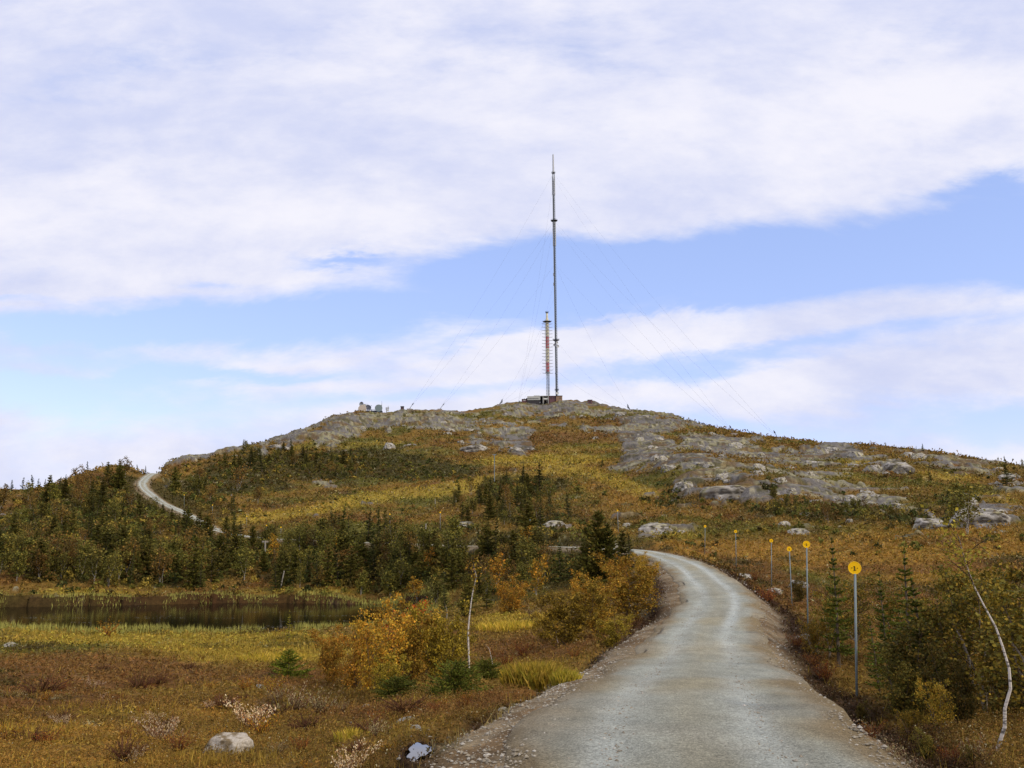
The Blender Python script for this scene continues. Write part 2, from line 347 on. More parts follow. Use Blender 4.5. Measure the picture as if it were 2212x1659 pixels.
_md = np.exp(np.linspace(math.log(7.2), math.log(1200), 900)) - 0.0
def hit(px, py):
    """first ground point seen at each photo pixel (nan where sky)"""
    px = np.atleast_1d(np.asarray(px, float)); py = np.atleast_1d(np.asarray(py, float)); out = np.full((len(px), 3), np.nan)
    for s in range(0, len(px), 2000):
        rx, ry, rz = ray(px[s:s + 2000], py[s:s + 2000]); h = np.hypot(rx, ry); rx, ry, rz = rx / h, ry / h, rz / h
        X = rx[:, None] * _md; Y = ry[:, None] * _md; Z = rz[:, None] * _md
        below = Z < gh(X, Y)
        k = below.argmax(1); ok = below.any(1); k = np.maximum(k, 1); r = np.arange(len(k))
        g1 = Z[r, k] - gh(X[r, k], Y[r, k]); g0 = Z[r, k - 1] - gh(X[r, k - 1], Y[r, k - 1])
        t = np.clip(g0 / (g0 - g1 + 1e-9), 0, 1); d = _md[k - 1] + (_md[k] - _md[k - 1]) * t
        o = np.stack([rx * d, ry * d, gh(rx * d, ry * d)], 1); o[~ok] = np.nan; out[s:s + 2000] = o
    return out
# ---------------------------------------------------------------- helpers: objects, tags, meshes
COL = scene.collection
def tag(o, label=None, cat=None, group=None, kind=None):
    if label: o['label'] = label
    if cat: o['category'] = cat
    if group: o['group'] = group
    if kind: o['kind'] = kind
    return o
def empty(name, loc, label, cat, group=None, rz=0.0, scale=1.0):
    o = bpy.data.objects.new(name, None); COL.objects.link(o); o.location = loc; o.rotation_euler = (0, 0, rz); o.scale = (scale,) * 3
    o.empty_display_size = 0.3
    return tag(o, label, cat, group)
def mesh(name, V, F, mat, col=None, smooth=False):
    """F: list of int arrays (n, k)"""
    V = np.asarray(V, np.float32); me = bpy.data.meshes.new(name)
    if not isinstance(F, list): F = [F]
    F = [np.asarray(f, np.int32) for f in F if len(f)]
    me.vertices.add(len(V)); me.vertices.foreach_set('co', V.ravel())
    nl = sum(f.size for f in F); nf = sum(len(f) for f in F)
    me.loops.add(nl); me.polygons.add(nf)
    me.loops.foreach_set('vertex_index', np.concatenate([f.ravel() for f in F]))
    tot = np.concatenate([np.full(len(f), f.shape[1], np.int32) for f in F]); st = np.concatenate([[0], np.cumsum(tot)[:-1]]).astype(np.int32)
    me.polygons.foreach_set('loop_start', st); me.polygons.foreach_set('loop_total', tot)
    me.polygons.foreach_set('use_smooth', np.full(nf, smooth))
    me.update(calc_edges=True)
    if col is not None:
        c = np.ones((len(V), 4), np.float32); c[:, :3] = col
        a = me.color_attributes.new('Col', 'FLOAT_COLOR', 'POINT'); a.data.foreach_set('color', c.ravel())
    me.materials.append(mat)
    return me
def put(name, me, parent=None, loc=(0, 0, 0)):
    o = bpy.data.objects.new(name, me); COL.objects.link(o); o.location = loc
    if parent: o.parent = parent
    return o
class Acc:
    """collects shapes; V vertices, faces by size, colours"""
    def __init__(s): s.V = []; s.F = {}; s.C = []; s.n = 0
    def add(s, V, F, c=(1, 1, 1)):
        V = np.asarray(V, float); F = np.asarray(F, int)
        s.V.append(V); s.F.setdefault(F.shape[1], []).append(F + s.n); s.n += len(V)
        c = np.asarray(c, float); s.C.append(np.broadcast_to(c, (len(V), 3)) if c.ndim == 1 else c)
    def tube(s, pts, rad, n=6, c=(1, 1, 1), cap=True):
        pts = np.asarray(pts, float); m = len(pts); rad = np.broadcast_to(np.asarray(rad, float), (m,))
        t = np.gradient(pts, axis=0); t /= np.linalg.norm(t, axis=1)[:, None] + 1e-12
        ref = np.array([0.0, 0, 1]) if abs(t[:, 2]).mean() < 0.8 else np.array([1.0, 0, 0])
        a = np.cross(t, ref); a /= np.linalg.norm(a, axis=1)[:, None] + 1e-12; b = np.cross(t, a)
        th = np.arange(n) * 2 * math.pi / n
        V = pts[:, None] + rad[:, None, None] * (np.cos(th)[None, :, None] * a[:, None] + np.sin(th)[None, :, None] * b[:, None])
        V = V.reshape(-1, 3); i = np.arange(m - 1)[:, None] * n; j = np.arange(n)[None]; k = (j + 1) % n
        F = np.stack([i + j, i + k, i + n + k, i + n + j], -1).reshape(-1, 4)
        cc = np.asarray(c, float)
        if cc.ndim == 2: cc = np.repeat(cc, n, 0)
        s.add(V, F, cc)
        if cap:
            q = s.n - len(V)
            s.F.setdefault(n, []).append(np.array([q + np.arange(n)[::-1], q + (m - 1) * n + np.arange(n)]))
    def box(s, lo, hi, c=(1, 1, 1)):
        (a, b, e), (f, g, h) = lo, hi
        V = [(a, b, e), (f, b, e), (f, g, e), (a, g, e), (a, b, h), (f, b, h), (f, g, h), (a, g, h)]
        s.add(V, [(0, 3, 2, 1), (4, 5, 6, 7), (0, 1, 5, 4), (1, 2, 6, 5), (2, 3, 7, 6), (3, 0, 4, 7)], c)
    def mesh(s, name, mat, smooth=False):
        return mesh(name, np.concatenate(s.V), [np.concatenate(f) for f in s.F.values()], mat, np.concatenate(s.C), smooth)

# ---------------------------------------------------------------- materials
def newmat(name):
    m = bpy.data.materials.new(name); m.use_nodes = True; nt = m.node_tree
    b = nt.nodes['Principled BSDF']; b.inputs['Specular IOR Level'].default_value = 0.2; b.inputs['Roughness'].default_value = 0.9
    return m, nt, b
def nnoise(nt, scale, detail=4, rough=0.6, stretch=None):
    t = nt.nodes.new('ShaderNodeTexCoord'); n = nt.nodes.new('ShaderNodeTexNoise'); v = t.outputs['Object']
    if stretch:
        mp = nt.nodes.new('ShaderNodeMapping'); mp.inputs['Scale'].default_value = stretch; nt.links.new(v, mp.inputs[0]); v = mp.outputs[0]
    nt.links.new(v, n.inputs['Vector']); n.inputs['Scale'].default_value = scale; n.inputs['Detail'].default_value = detail; n.inputs['Roughness'].default_value = rough
    return n.outputs['Fac']
def nrange(nt, f, a, b, c, d):
    n = nt.nodes.new('ShaderNodeMapRange'); nt.links.new(f, n.inputs[0])
    for i, v in enumerate((a, b, c, d)): n.inputs[i + 1].default_value = v
    return n.outputs[0]
def nmul(nt, col, fac):
    n = nt.nodes.new('ShaderNodeVectorMath'); n.operation = 'SCALE'; nt.links.new(col, n.inputs[0]); nt.links.new(fac, n.inputs['Scale']); return n.outputs[0]
def nmath(nt, op, a, b):
    n = nt.nodes.new('ShaderNodeMath'); n.operation = op
    for i, q in enumerate((a, b)):
        if isinstance(q, (int, float)): n.inputs[i].default_value = q
        else: nt.links.new(q, n.inputs[i])
    return n.outputs[0]
def nbump(nt, b, h, dist, strength=1.0):
    n = nt.nodes.new('ShaderNodeBump'); n.inputs['Distance'].default_value = dist; n.inputs['Strength'].default_value = strength
    nt.links.new(h, n.inputs['Height']); nt.links.new(n.outputs[0], b.inputs['Normal'])
def vcol(nt):
    n = nt.nodes.new('ShaderNodeAttribute'); n.attribute_name = 'Col'; return n.outputs['Color']
def plain(name, c, rough=0.7, metal=0.0, var=0.15, scale=3.0):
    m, nt, b = newmat(name)
    f = nrange(nt, nnoise(nt, scale), 0.25, 0.75, 1 - var, 1 + var)
    rgb = nt.nodes.new('ShaderNodeRGB'); rgb.outputs[0].default_value = tuple(c) + (1,)
    nt.links.new(nmul(nt, rgb.outputs[0], f), b.inputs['Base Color']); b.inputs['Roughness'].default_value = rough; b.inputs['Metallic'].default_value = metal
    return m
def vmat(name, scale, var, rough=0.95, bump=0.0, bscale=None, two=None, three=None):
    m, nt, b = newmat(name)
    f = nrange(nt, nnoise(nt, scale, 6, 0.65), 0.28, 0.72, 1 - var, 1 + var)
    if two:
        f = nmath(nt, 'MULTIPLY', f, nrange(nt, nnoise(nt, two[0], 5, 0.7), 0.3, 0.7, 1 - two[1], 1 + two[1]))
    if three: f = nmath(nt, 'MULTIPLY', f, nrange(nt, nnoise(nt, three[0], 3, 0.8), 0.3, 0.7, 1 - three[1], 1 + three[1]))
    nt.links.new(nmul(nt, vcol(nt), f), b.inputs['Base Color']); b.inputs['Roughness'].default_value = rough; b.inputs['Specular IOR Level'].default_value = 0.08
    if bump: nbump(nt, b, nnoise(nt, bscale or scale, 6, 0.7), bump)
    return m
M_GROUND = vmat('heath_ground', 1.6, 0.40, bump=0.25, bscale=2.2, two=(9.0, 0.35), three=(40.0, 0.35))
M_ROAD = vmat('gravel_road', 1.7, 0.12, 1.0, bump=0.035, bscale=30.0, two=(14.0, 0.22), three=(42.0, 0.55))
M_STONE = vmat('stone', 3.0, 0.30, bump=0.05, bscale=5.0, two=(17.0, 0.25))
M_BARK = vmat('bark', 6.0, 0.25, 0.8)
def leafmat(name, var=0.25):
    m, nt, b = newmat(name); b.inputs['Specular IOR Level'].default_value = 0.1; oi = nt.nodes.new('ShaderNodeObjectInfo')
    hs = nt.nodes.new('ShaderNodeHueSaturation'); nt.links.new(vcol(nt), hs.inputs['Color'])
    nt.links.new(nrange(nt, oi.outputs['Random'], 0, 1, 0.492, 0.510), hs.inputs['Hue'])
    mr = nmath(nt, 'MULTIPLY', oi.outputs['Random'], 7.13); fr = nmath(nt, 'FRACT', mr, 0)
    nt.links.new(nrange(nt, fr, 0, 1, 1.14 - var, 1.14 + var), hs.inputs['Value'])
    b.inputs['Roughness'].default_value = 0.65
    nt.links.new(hs.outputs[0], b.inputs['Base Color'])
    tr = nt.nodes.new('ShaderNodeBsdfTranslucent'); nt.links.new(hs.outputs[0], tr.inputs['Color'])
    mx = nt.nodes.new('ShaderNodeMixShader'); mx.inputs[0].default_value = 0.22
    nt.links.new(b.outputs[0], mx.inputs[1]); nt.links.new(tr.outputs[0], mx.inputs[2]); nt.links.new(mx.outputs[0], nt.nodes['Material Output'].inputs[0])
    return m
M_LEAF = leafmat('leaves', 0.38); M_COVER = leafmat('plants', 0.0)
def birchbark():
    m, nt, b = newmat('birch_bark')
    band = nrange(nt, nnoise(nt, 9.0, 3, 0.7, (0.6, 0.6, 3.0)), 0.40, 0.50, 0.22, 1.0)
    nt.links.new(nmul(nt, vcol(nt), band), b.inputs['Base Color']); return m
M_BIRCH = birchbark()
def water():
    m, nt, b = newmat('tarn_water'); b.inputs['Base Color'].default_value = (0.003, 0.003, 0.002, 1); b.inputs['Roughness'].default_value = 0.06
    b.inputs['Specular IOR Level'].default_value = 0.5; b.inputs['IOR'].default_value = 1.05
    nbump(nt, b, nnoise(nt, 0.9, 3, 0.5, (1.0, 2.2, 1.0)), 0.02, 0.35); return m
M_WATER = water()

# ---------------------------------------------------------------- colour of the land
YEL_E = [(1180, 1002, 130, 16, 0, 1), (1010, 1058, 170, 15, -8, 1), (800, 1085, 190, 14, -8, 1), (620, 1112, 170, 14, -6, .9), (1340, 1052, 130, 14, 18, .9), (1230, 1028, 90, 12, 0, .8), (540, 1402, 230, 30, 0, 1.2), (300, 1378, 330, 12, 0, 1.1), (60, 1590, 130, 12, 0, .6), (420, 1650, 200, 14, 0, .6), (250, 1540, 160, 8, 0, .5), (700, 1425, 60, 12, 0, .8),
         (90, 1366, 120, 12, 0, .8), (1100, 1342, 90, 16, 0, .9), (1165, 1455, 70, 18, 0, 1), (2040, 1035, 90, 10, 5, .7), (1780, 1030, 120, 10, 5, .6), (1850, 1010, 50, 10, 0, .8), (1250, 975, 100, 10, 0, .5), (2150, 1075, 90, 8, 5, .7), (600, 975, 120, 6, -14, .6), (760, 965, 150, 8, 0, .5), (700, 1282, 200, 8, 0, .8), (200, 1283, 160, 7, 0, .8), (480, 1215, 60, 30, 0, .4), (1450, 1155, 90, 10, 0, .6)]
ORG_E = [(1750, 1195, 330, 32, 0, .95), (2050, 1200, 330, 60, 0, .95), (2120, 1150, 120, 12, -6, .8), (1560, 1185, 130, 22, 0, .9), (150, 1610, 420, 50, 0, .7), (250, 1655, 500, 16, 0, .9), (500, 1545, 250, 24, 0, .6), (30, 1185, 90, 20, 0, .9), (40, 1205, 90, 14, 0, .7), (430, 1010, 90, 10, -10, .7), (1100, 920, 100, 10, 0, .6), (1360, 1080, 170, 26, 12, .6), (1280, 1150, 80, 20, 0, .7), (360, 1025, 40, 10, -20, .6)]
RED_E = [(180, 1455, 330, 46, 0, 1), (650, 1465, 160, 24, 0, .9), (850, 1540, 200, 20, 0, .9), (1130, 1400, 150, 30, 0, .9), (100, 1510, 200, 20, 0, .8), (1300, 1035, 110, 26, 30, .6), (1400, 1070, 110, 14, 12, .8), (1700, 1270, 120, 40, 25, .9), (2050, 1225, 300, 14, 0, .8), (1900, 1300, 350, 40, 0, .7), (2050, 1175, 200, 8, 0, .6), (1200, 950, 160, 16, 0, .7), (1220, 1010, 110, 8, 0, .4), (1050, 1515, 120, 20, -10, .9), (30, 1250, 60, 18, 0, .9), (1600, 1213, 90, 8, 15, .8), (1850, 1100, 300, 16, 5, .6), (1950, 1030, 200, 10, 5, .7)]
DRK_E = [(700, 1005, 260, 34, 2, 1), (520, 1020, 130, 40, 0, .9), (920, 1025, 150, 20, 0, .8), (230, 1110, 250, 70, -12, 1), (300, 1215, 330, 45, 0, .9), (820, 1215, 270, 55, 0, .95), (1130, 1060, 90, 26, 0, .9), (1150, 1120, 80, 30, 0, .7), (1180, 1200, 160, 60, 0, .8), (1750, 1108, 130, 14, 4, .9), (1900, 1118, 180, 14, 3, .9), (1440, 1085, 80, 12, 0, .7), (1290, 1215, 90, 40, 0, .9), (1660, 1060, 30, 26, 0, .7), (420, 1090, 120, 40, 15, .6), (1480, 1060, 80, 12, 10, .6), (2080, 1090, 40, 40, 0, .7)]
_C = {k: np.array(lin(*v)) for k, v in dict(heath=(116, 88, 42), olive=(92, 84, 36), rust=(104, 64, 34), yel=(152, 126, 52), org=(140, 102, 46), red=(108, 74, 42), drk=(60, 54, 26), rock=(110, 105, 99), rock2=(76, 72, 68),
      lich=(150, 143, 106), grav=(140, 124, 98), grav2=(112, 92, 66), peat=(52, 34, 22), pale=(168, 158, 124)).items()}
def mixc(a, b, t): return a + (b - a) * t[:, None]
def land_colour(x, y, z, rk, lat, lk):
    px, py = proj(x, y, z); d = np.hypot(x, y)
    wx = px + 38 * fbm(x / (4 + d / 9), y / (4 + d / 9), 3, 61); wy = py + 12 * fbm(x / (4 + d / 9), y / (4 + d / 9), 3, 62)
    n1 = fbm(x / 30, y / 30, 4, 70); n2 = fbm(x / 7, y / 7, 4, 71); n3 = fbm(x / 1.8, y / 1.8, 4, 72); n4 = fbm(x / 0.6, y / 0.6, 3, 73)
    c = np.tile(_C['heath'], (len(x), 1))
    c = mixc(c, _C['olive'], sst(-.15, .35, n1 + n2 * .6)); c = mixc(c, _C['rust'], sst(0.05, .5, n2 - n1 * .4 + .3 * n3) * .8)
    def m(E, k=1.0, j=0.42): return sst(0.30, 0.68, ell(wx, wy, E) + j * n2 + .22 * n3) * k
    c = mixc(c, _C['org'], m(ORG_E, .85)); c = mixc(c, _C['red'], m(RED_E, .85)); c = mixc(c, _C['yel'], m(YEL_E, .75, .4)); c = mixc(c, _C['drk'], m(DRK_E, .85))
    c = mixc(c, _C['drk'], sst(.14, .45, n3 * .7 + n2 * .6) * .8)                   # dark tufts of heather
    c = mixc(c, _C['pale'], sst(.45, .6, n4) * .45 * sst(0.1, .3, n2 + .2))
    r = mixc(np.tile(_C['rock'], (len(x), 1)), _C['rock2'], sst(-.2, .3, n2 + .5 * n3))
    ns = fbm(x / 6, y / 1.5, 4, 75)
    r = mixc(r, _C['lich'], sst(.0, .3, n3 + .6 * n1 + .3 * ns) * .7); r = mixc(r, _C['pale'], sst(.32, .5, ns + .5 * n4) * .7); r = mixc(r, _C['drk'] * .8, sst(.16, .34, ns * .6 + n3 * .7) * .8); r = mixc(r, _C['heath'], sst(.15, .4, n2 - .3 * n3) * .5)
    c = mixc(c, r, np.clip(rk * 1.2, 0, 1))
    al = np.abs(lat) + .35 * n3
    g = mixc(np.tile(_C['grav'], (len(x), 1)), _C['grav2'], sst(-.2, .4, n3 + n4))
    c = mixc(c, g, (1 - sst(2.0, 2.7, al - (.75 * (1 - sst(24, 36, d)) + 1.2 * sst(34, 42, d) * (1 - sst(60, 70, d))) * (lat < 0))) * .95)
    c = mixc(c, _C['peat'], np.exp(-((al - 2.65 - .6 * (lat < 0) * (1 - sst(14, 26, d))) / .5) ** 2) * .92 * (1 - sst(50, 110, d)))
    c = mixc(c, _C['peat'], sst(-.25, -.02, lk) * .8 * (lk > -1))
    veg = (1 - np.clip(rk * 1.2, 0, 1)) * sst(2.2, 3.2, al)
    return c * (1 + .18 * n4 + .12 * n3)[:, None] * (1 + veg[:, None] * np.array([.06, .10, .0]))
# ---------------------------------------------------------------- ground sheet
def grid_faces(nr, nc):
    i = np.arange(nr - 1)[:, None] * nc; j = np.arange(nc - 1)[None]
    return np.stack([i + j, i + j + 1, i + nc + j + 1, i + nc + j], -1).reshape(-1, 4)
_gc = land_colour(GX.ravel(), GY.ravel(), GZ.ravel(), GRK.ravel(), GLAT.ravel(), GLK.ravel())
_V = np.stack([GX, GY, GZ], -1).reshape(-1, 3)
_nc = len(GA); _F = grid_faces(NROW, _nc)
_V = np.vstack([_V, [[0, 0, float(GZ[0].mean())]]]); _gc = np.vstack([_gc, _gc[:1]])
_fan = np.array([[j, len(_V) - 1, j + 1] for j in range(_nc - 1)])
tag(put('ground', mesh('ground', _V, [_F[:, ::-1], _fan], M_GROUND, _gc, True)), kind='structure', label='autumn heath, bog and bare rock rising to the summit')

# ---------------------------------------------------------------- gravel road: a crowned strip laid on its bed
def road_strip():
    step = [0]
    for i in range(1, len(ROAD)):
        step.append(step[-1] + float(np.hypot(*(ROAD[i, :2] - ROAD[i - 1, :2]))))
    S = np.array(step); n = int(S[-1] / 0.35); s = np.linspace(0, S[-1], n)
    C = np.stack([np.interp(s, S, ROAD[:, k]) for k in range(3)], 1)
    N = np.stack([np.interp(s, S, ROADN[:, k]) for k in range(2)], 1); N /= np.linalg.norm(N, axis=1)[:, None]
    L = np.concatenate([[-2.1], np.linspace(-1.9, 1.9, 40), [2.1]]); 
    LW = L[None] * (1 - .17 * sst(12, 26, np.hypot(C[:, 0:1], C[:, 1:2]))); x = C[:, 0:1] + N[:, 0:1] * LW; y = C[:, 1:2] + N[:, 1:2] * LW
    d = np.hypot(x, y)
    wob = 0.25 * fbm(x / 2.2, y / 2.2, 3, 80) * (np.abs(L) > 1.6)
    x = x + N[:, 0:1] * wob; y = y + N[:, 1:2] * wob
    z = C[:, 2:3] + 0.03 * (1 - (L / 1.9) ** 2) - 0.025 * (np.exp(-((L - .78) / .25) ** 2) + np.exp(-((L + .78) / .25) ** 2)) + 0.005 * fbm(x * 1.5, y * 1.5, 3, 81)
    z = z - 0.06 * sst(1.55, 1.95, np.abs(L)); z[:, 0] -= 0.25 + 0.002 * d[:, 0]; z[:, -1] -= 0.25 + 0.002 * d[:, -1]
    xr, yr, Lr = x.ravel(), y.ravel(), np.tile(L, n)
    sr = np.repeat(s, len(L))
    a = np.array(lin(150, 151, 138)); b = np.array(lin(172, 176, 168)); e = np.array(lin(150, 141, 114)); g2 = np.array(lin(124, 106, 76)); dk = np.array(lin(128, 124, 108))
    f1 = fbm(xr / 2.5, yr / 2.5, 4, 82); f2 = fbm(Lr * 1.5, sr / 7, 4, 83); f3 = fbm(xr * 2, yr * 2, 3, 84)
    c = np.tile(a, (len(xr), 1)); c = mixc(c, e, sst(-.1, .4, f1 + .4 * f2) * .7); c = mixc(c, dk, sst(.1, .5, f2 - f1 * .5) * .6)
    off = .18 * fbm(sr / 9, sr * 0 + 3, 2, 85)
    tr = np.exp(-((Lr - .78 - off) / .27) ** 2) + np.exp(-((Lr + .76 - off) / .25) ** 2)
    c = mixc(c, b, np.clip(tr * (.60 + .25 * sst(20, 40, sr - 30) + .6 * f2 + .4 * f1), 0, 1)); c = mixc(c, e, np.exp(-(Lr / .3) ** 2) * .35)
    c = mixc(c, g2, sst(1.15, 1.75, np.abs(Lr) + .35 * f1 + .15 * f3) * .85)
    f4 = fbm(xr * 5, yr * 5, 3, 86); f5 = fbm(xr * .6, yr * .6, 3, 87)
    c = mixc(c, np.array(lin(160, 156, 140)), sst(.1, .5, f5) * .35); c = mixc(c, np.array(lin(124, 118, 102)), sst(.15, .5, -f5 + .5 * f3) * .3)
    c = c * (1 + .12 * f3 + .14 * f4)[:, None]
    return mesh('road', np.stack([xr, yr, z.ravel()], 1), grid_faces(n, len(L))[:, ::-1], M_ROAD, c, True)
tag(put('road', road_strip()), kind='structure', label='pale gravel road with two wheel tracks')

# ---------------------------------------------------------------- tarn and ditch puddle
_cx = _lt.mean(0); _lv = _lt + (_lt - _cx) / np.linalg.norm(_lt - _cx, axis=1)[:, None] * 4
tag(put('water', mesh('water', np.c_[_lv, np.full(len(_lv), LAKE)], [np.arange(len(_lv))[None]], M_WATER, None)), kind='structure', label='dark still water of the small tarn')
def puddle():
    i = np.linspace(0, 2 * math.pi, 29)[:-1]; r = 1 + .22 * np.sin(i * 3 + 1) + .1 * np.sin(i * 7)
    V = np.c_[PUD[0] + .13 * r * np.cos(i), PUD[1] + .44 * r * np.sin(i), np.full(28, PUD[2])]
    tag(put('puddle_water', mesh('puddle_water', V, [np.arange(28)[None]], M_PUD, None)), kind='structure', label='small puddle of standing water in the roadside ditch')
M_PUD, _nt, _b = newmat('puddle'); _b.inputs['Base Color'].default_value = (0.02, 0.018, 0.015, 1); _b.inputs['Roughness'].default_value = 0.03; _b.inputs['Specular IOR Level'].default_value = 0.8
puddle()

# ---------------------------------------------------------------- ground cover (nobody could count it)
rng = np.random.default_rng(11)
def scatter(n, d0, d1, a0=-0.56, a1=0.56, k=6.0):
    w = rng.uniform(math.log(d0 + k), math.log(d1 + k), n); d = np.exp(w) - k; a = rng.uniform(a0, a1, n)
    return d * np.sin(a), d * np.cos(a), d
def at_grid(x, y): return gh(x, y), gsample(GRK, x, y), gsample(GLAT, x, y), gsample(GLK, x, y)
def land_of(x, y):
    z, rk, lat, lk = at_grid(x, y); return z, rk, lat, lk, land_colour(x, y, z, rk, lat, lk)
def tri_leaves(C, size, asp, colr, flat=0.0):
    n = len(C); u = rng.normal(size=(n, 3)); u[:, 2] *= (1 - flat); u /= np.linalg.norm(u, axis=1)[:, None]
    v = np.cross(u, rng.normal(size=(n, 3))); v /= np.linalg.norm(v, axis=1)[:, None]
    s = np.broadcast_to(size, (n,))[:, None]
    V = np.stack([C - u * s + v * s * asp, C - u * s - v * s * asp, C + u * s], 1).reshape(-1, 3)
    return V, np.arange(3 * n).reshape(-1, 3), np.repeat(colr, 3, 0)
def cover():
    x, y, d = scatter(190000, 8.5, 640)
    z, rk, lat, lk, c = land_of(x, y)
    keep = (rk < .35) & (np.abs(lat) > 2.15 + .5 * rng.random(len(x)) + .4 * (lat < 0) * (d < 22)) & (lk < -0.02)
    x, y, z, d, c = x[keep], y[keep], z[keep], d[keep], c[keep]
    s = 0.010 + 0.0013 * d * rng.uniform(.6, 1.5, len(x))
    k = 3
    X = np.repeat(np.stack([x, y, z], 1), k, 0); S = np.repeat(s, k); Cc = np.repeat(c, k, 0)
    X = X + rng.normal(size=X.shape) * S[:, None] * 1.2; X[:, 2] = np.repeat(z, k) + np.abs(rng.normal(size=len(X))) * S * np.where(np.repeat(d, k) > 300, .7, 1.1)
    Cc = Cc * rng.uniform(.55, 1.6, (len(Cc), 1)) * rng.uniform(.88, 1.12, (len(Cc), 3))
    return tri_leaves(X, S, .45, Cc)
V, F, C_ = cover()
tag(put('heath_plants', mesh('heath_plants', V, F, M_COVER, C_)), kind='stuff', label='low brown and orange heather and crowberry covering the ground')
def near_cover():
    x, y, d = scatter(170000, 8.0, 42, k=2.0)
    z, rk, lat, lk, c = land_of(x, y)
    keep = (np.abs(lat) > 1.95 + .7 * rng.random(len(x)) + .75 * (lat < 0) * (d < 26)) & ((lat > 0) | (np.abs(np.abs(lat) - 3.3) > .38) | (d > 32) | (rng.random(len(x)) < .12)) & (np.hypot((x - PUD[0]) / .18, (y - PUD[1]) / .6) > 1) & ((fbm(x / 1.1, y / 1.1, 3, 90) > -.08) | (rng.random(len(x)) < .22))
    x, y, z, d, c = x[keep], y[keep], z[keep], d[keep], c[keep]
    k = 5; n = len(x)
    X = np.repeat(np.stack([x, y, z], 1), k, 0); X[:, :2] += rng.normal(size=(n * k, 2)) * .06
    hgt = np.repeat(.05 + .26 * np.clip(fbm(x / 1.1, y / 1.1, 3, 90) + .15, 0, 1), k); X[:, 2] += rng.random(n * k) * hgt
    Cc = np.repeat(c, k, 0) * rng.uniform(.4, 1.8, (n * k, 1)) * rng.uniform(.85, 1.15, (n * k, 3)); pl = rng.random(n * k) < .012; Cc[pl] = np.array(lin(190, 180, 140))
    return tri_leaves(X, rng.uniform(.007, .017, n * k), .55, Cc)
V, F, C_ = near_cover()
tag(put('dwarf_shrub_cover', mesh('dwarf_shrub_cover', V, F, M_COVER, C_)), kind='stuff', label='knee-low reddish heather and berry plants beside the road')
def blades(x, y, z, hgt, wid, c, lean=.35, k=1):
    n = len(x) * k; B = np.repeat(np.stack([x, y, z], 1), k, 0); H = np.repeat(hgt, k) * rng.uniform(.6, 1.2, n); W = np.repeat(np.broadcast_to(wid, (len(x),)), k)
    a = rng.uniform(0, math.tau, n); B[:, :2] += rng.normal(size=(n, 2)) * (W * 4)[:, None]
    s = np.stack([np.cos(a), np.sin(a), a * 0], 1) * W[:, None]; l = rng.normal(size=(n, 3)) * (H * lean)[:, None]; l[:, 2] = H
    V = np.stack([B - s, B + s, B + l], 1).reshape(-1, 3); V[:, 2] -= .02
    Cc = np.repeat(c, k, 0) * rng.uniform(.6, 1.5, (n, 1)); return V, np.arange(3 * n).reshape(-1, 3), np.repeat(Cc, 3, 0)
def grasses():
    x, y, d = scatter(110000, 8.2, 130, k=3.0)
    z, rk, lat, lk, c = land_of(x, y); px, py = proj(x, y, z)
    ye = ell(px + 25 * fbm(x / 3, y / 3, 2, 92), py + 8 * fbm(x / 3, y / 3, 2, 93), YEL_E)
    p = np.clip(ye * 1.3 - .25, 0.03, 1)
    keep = (rng.random(len(x)) < p) & (np.abs(lat) > 2.5) & (lk < -.02) & (rk < .4)
    x, y, z, d, c = x[keep], y[keep], z[keep], d[keep], c[keep]
    yc = _C['yel'] * np.stack([rng.uniform(.8, 1.15, len(x))] * 3, 1); c = c * .45 + yc * .55
    return blades(x, y, z, .16 + .14 * rng.random(len(x)), .0035 + .00042 * d, c, .25, 3)
V, F, C_ = grasses()
tag(put('bog_grass', mesh('bog_grass', V, F, M_COVER, C_)), kind='stuff', label='straw yellow bog grass in pale patches')
def sedges():
    x, y, d = scatter(160000, 50, 140, a1=.1, k=1.0)
    z, rk, lat, lk, c = land_of(x, y)
    gap = fbm(x / 5, y / 5, 3, 95)
    keep = (lk > -.32 + .25 * rng.random(len(x))) & (lk < .0 + .05 * rng.random(len(x))) & (gap > -.12 - .3 * (d < 80))
    x, y, z, d = x[keep], y[keep], z[keep], d[keep]; z = np.maximum(z, LAKE - .02)
    c = mixc(np.tile(np.array(lin(170, 160, 84)), (len(x), 1)), np.array(lin(120, 116, 56)), rng.random(len(x)))
    return blades(x, y, z, (.28 + .3 * rng.random(len(x))), .012 + .00025 * d, c, .12, 2)
V, F, C_ = sedges()
tag(put('sedge_reeds', mesh('sedge_reeds', V, F, M_COVER, C_)), kind='stuff', label='pale sedges growing along the shore of the tarn')
def water_flecks():  # small flat pale quads scattered just above the water surface
    x, y, d = scatter(9000, 62, 118, a1=-.05, k=1.0); lk = gsample(GLK, x, y); g = fbm(x / 9, y / 2.5, 3, 97)
    k = (lk > .15) & (g > .32); x, y = x[k], y[k]; n = len(x)
    X0 = np.stack([x, y, np.full(n, LAKE + .006)], 1); r = rng.uniform(.04, .10, n); a = rng.uniform(0, math.tau, n)
    V = np.stack([X0 + np.stack([np.cos(a + q) * r, np.sin(a + q) * r, r * 0], 1) for q in (0, 1.57, 3.14, 4.71)], 1).reshape(-1, 3)
    return V, np.arange(4 * n).reshape(-1, 4), np.repeat(np.tile(np.array(lin(140, 136, 120)), (n, 1)) * rng.uniform(.5, 1.2, (n, 1)), 4, 0)
V, F, C_ = water_flecks()
tag(put('tarn_flecks', mesh('tarn_flecks', V, F, M_COVER, C_)), kind='stuff', label='small pale flecks lying on the tarn')
OCT = np.array([(1, 0, 0), (-1, 0, 0), (0, 1, 0), (0, -1, 0), (0, 0, 1), (0, 0, -1)], float)
